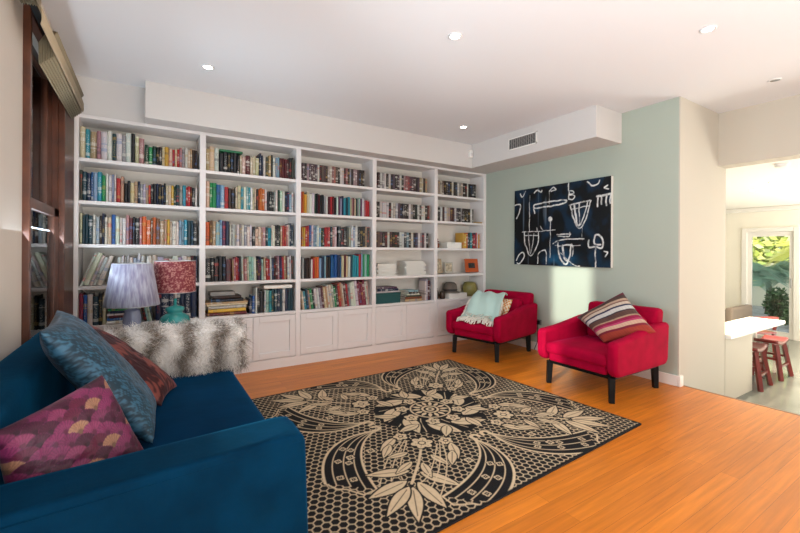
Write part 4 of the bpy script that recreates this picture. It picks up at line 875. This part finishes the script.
# garden
sbox('ground_garden', (XK + .2, 18, -3, 10, -.6, ZK - .03), mat('grey_paving', '#9a9a96', .8, var=.2))
sbox('wall_garden', (16.2, 16.4, -2, 9, -.6, .95), mat('cream_render', '#e4dcc4', .9))
def foliage(name, label, cat, loc, n, R, h, leafL, leafW, cols, grp, up_=.3, palm=False):
    t = thing(name, label, cat, loc, 0, grp); mb = MB(); st = MB()
    cols = [srgb(c) for c in cols]
    if palm:
        for k in range(n):
            a = random.uniform(0, 2 * PI); el = random.uniform(.2, 1.2); L = R * random.uniform(.8, 1.1); pts = []
            for i in range(9): q = i / 8; pts.append(Vector((math.cos(a) * L * q * math.cos(el), math.sin(a) * L * q * math.cos(el), h + L * (q * math.sin(el) - .55 * q * q))))
            mb.tube(pts, .008, 4); c = random.choice(cols); mb.c[-36:] = [c] * 36
            for i in range(1, 9):
                for sg in (-1, 1):
                    for sub in (0, .5):
                        p = pts[i] if sub == 0 else (pts[i] + pts[i - 1]) / 2; side = Vector((-math.sin(a), math.cos(a), -.5)) * sg; tip = p + (side + (pts[i] - pts[i - 1]).normalized() * .8).normalized() * leafL
                        w = Vector((0, 0, leafW)); mb.add([p - w, p + w, tip], [(0, 1, 2)], c)
        st.tube([(0, 0, 0), (.03, 0, h * .5), (0, .02, h)], [.09, .07, .06], 8)
    else:
        for k in range(n):
            d = Vector((random.gauss(0, 1), random.gauss(0, 1), random.gauss(0, 1))).normalized() * R * random.random() ** .4; p = Vector((d.x, d.y, h + d.z * (h * .95 / R if h < R * 3 else 1)))
            a = Vector((random.gauss(0, 1), random.gauss(0, 1), random.gauss(up_, .6))).normalized() * leafL; w = a.cross(Vector((random.gauss(0, 1), random.gauss(0, 1), random.gauss(0, 1)))).normalized() * leafW
            mb.add([p, p + a * .5 + w, p + a, p + a * .5 - w], [(0, 1, 2, 3)], random.choice(cols))
        for k in range(5): a = random.uniform(0, 6.28); st.bar((0, 0, 0), (math.cos(a) * R * .5, math.sin(a) * R * .5, h), .03, .012, seg=6)
    mb.build('leaves', mat_attr('leaf_green', .5), t, tint=True, fix=False); st.build('stem', mat('bark', '#5a4a38', .9), t)
foliage('palm', 'yellow green palm with arching fronds seen at the left of the garden door', 'palm', (14.3, 4.75, ZK), 26, .75, 1.7, .34, .02, ['#dfe06a', '#f2ea90', '#b4c860'], 'garden plants', palm=True)
foliage('palm', 'yellow green palm with arching fronds seen at the right of the garden door', 'palm', (13.9, 2.85, ZK), 26, .75, 1.65, .34, .02, ['#e2e06a', '#f2ec92', '#b4c860'], 'garden plants', palm=True)
foliage('palm', 'grey green drooping palm in front of the garden wall', 'palm', (14.2, 3.75, ZK), 30, .8, 1.0, .4, .022, ['#8fb09a', '#a9c4b0', '#7a9484'], 'garden plants', palm=True)
foliage('tree', 'pale yellow green tree crown filling the view behind the garden wall', 'tree', (17.4, 4.7, ZK), 2600, 1.7, 1.9, .3, .09, ['#c6cf6a', '#e4e08a', '#a8bb62', '#d8dca0'], 'garden plants')
foliage('shrub', 'dark green upright shrub behind the garden door', 'shrub', (12.5, 3.15, ZK), 900, .22, .42, .09, .03, ['#3b5a34', '#4c6b3e', '#2f4a2c'], 'garden plants')
foliage('shrub', 'low green leafy plant at the foot of the dark shrub', 'shrub', (12.0, 2.72, ZK), 400, .2, .2, .12, .035, ['#5b7a4a', '#7a9462', '#46663a'], 'garden plants')

# ------------------------------------------------------------------ outside: added sun-blocking wall beyond the far window, garden lawn behind the camera
sbox('wall_sun_block', (-2.3, -2.2, 1.5, 8, -1, 3.4), mat('dark_sun_block', '#3d3a3c', .9, var=.3))  # added to keep low sun out of the far window and darken its glass
sbox('ground_outside', (-14, XK, -14, YR - .15, -.3, -.15), mat('lawn', '#8f9a76', .9, var=.3))

# ------------------------------------------------------------------ light: sky, sun through the near window, daylight at the openings, added ceiling fill lamps
w = bpy.data.worlds.new('sky'); SC.world = w; w.use_nodes = True; bg = w.node_tree.nodes['Background']; bg.inputs[0].default_value = (.9, .95, 1.0, 1); bg.inputs[1].default_value = 1.3
def area(name, loc, look, sx, sy, e, col=(1, 1, 1), spread=180):
    l = bpy.data.lights.new(name, 'AREA'); l.shape = 'RECTANGLE'; l.size = sx; l.size_y = sy; l.energy = e; l.color = col; l.spread = math.radians(spread)
    o = bpy.data.objects.new(name, l); COL.objects.link(o); o.location = loc; o.rotation_euler = (Vector(look) - Vector(loc)).to_track_quat('-Z', 'Z').to_euler(); return o
area('daylight_garden_doors', (2.05, YR + .8, 1.1), (2.05, -.85, 2.5), 3.6, 2.0, 32, (.93, .96, 1))
area('ceiling_fill_behind', (.75, -2.0, .06), (.75, -2.0, 3), 2.5, 2.5, 225, (.88, .95, 1))  # added up-facing fill lamp behind the camera, brightens the lounge ceiling
area('daylight_near_window', (XL - .12, (W2[0] + W2[1]) / 2, 1.6), (1, (W2[0] + W2[1]) / 2, 2.0), 0.7, 1.55, 130, (.8, .9, 1))
area('daylight_far_window', (XL - .14, (W1[0] + W1[1]) / 2, 1.6), (1, (W1[0] + W1[1]) / 2, 2.5), 1.0, 1.7, 50, (.75, .88, 1))
area('ceiling_fill_kitchen', (8.4, -.9, ZK + .05), (8.4, -.9, 3), 3.0, 2.4, 250, (1, .96, .88))  # added up-facing fill lamp out of view, brightens kitchen ceiling and walls
sl = bpy.data.lights.new('sun', 'SUN'); sl.energy = 5.0; sl.angle = math.radians(1.5); sl.color = (1, .93, .8); so = bpy.data.objects.new('sun', sl); COL.objects.link(so)
so.rotation_euler = Vector((4.74, 1.55, -1.2)).to_track_quat('-Z', 'Y').to_euler()
SC.view_settings.exposure = 0.31
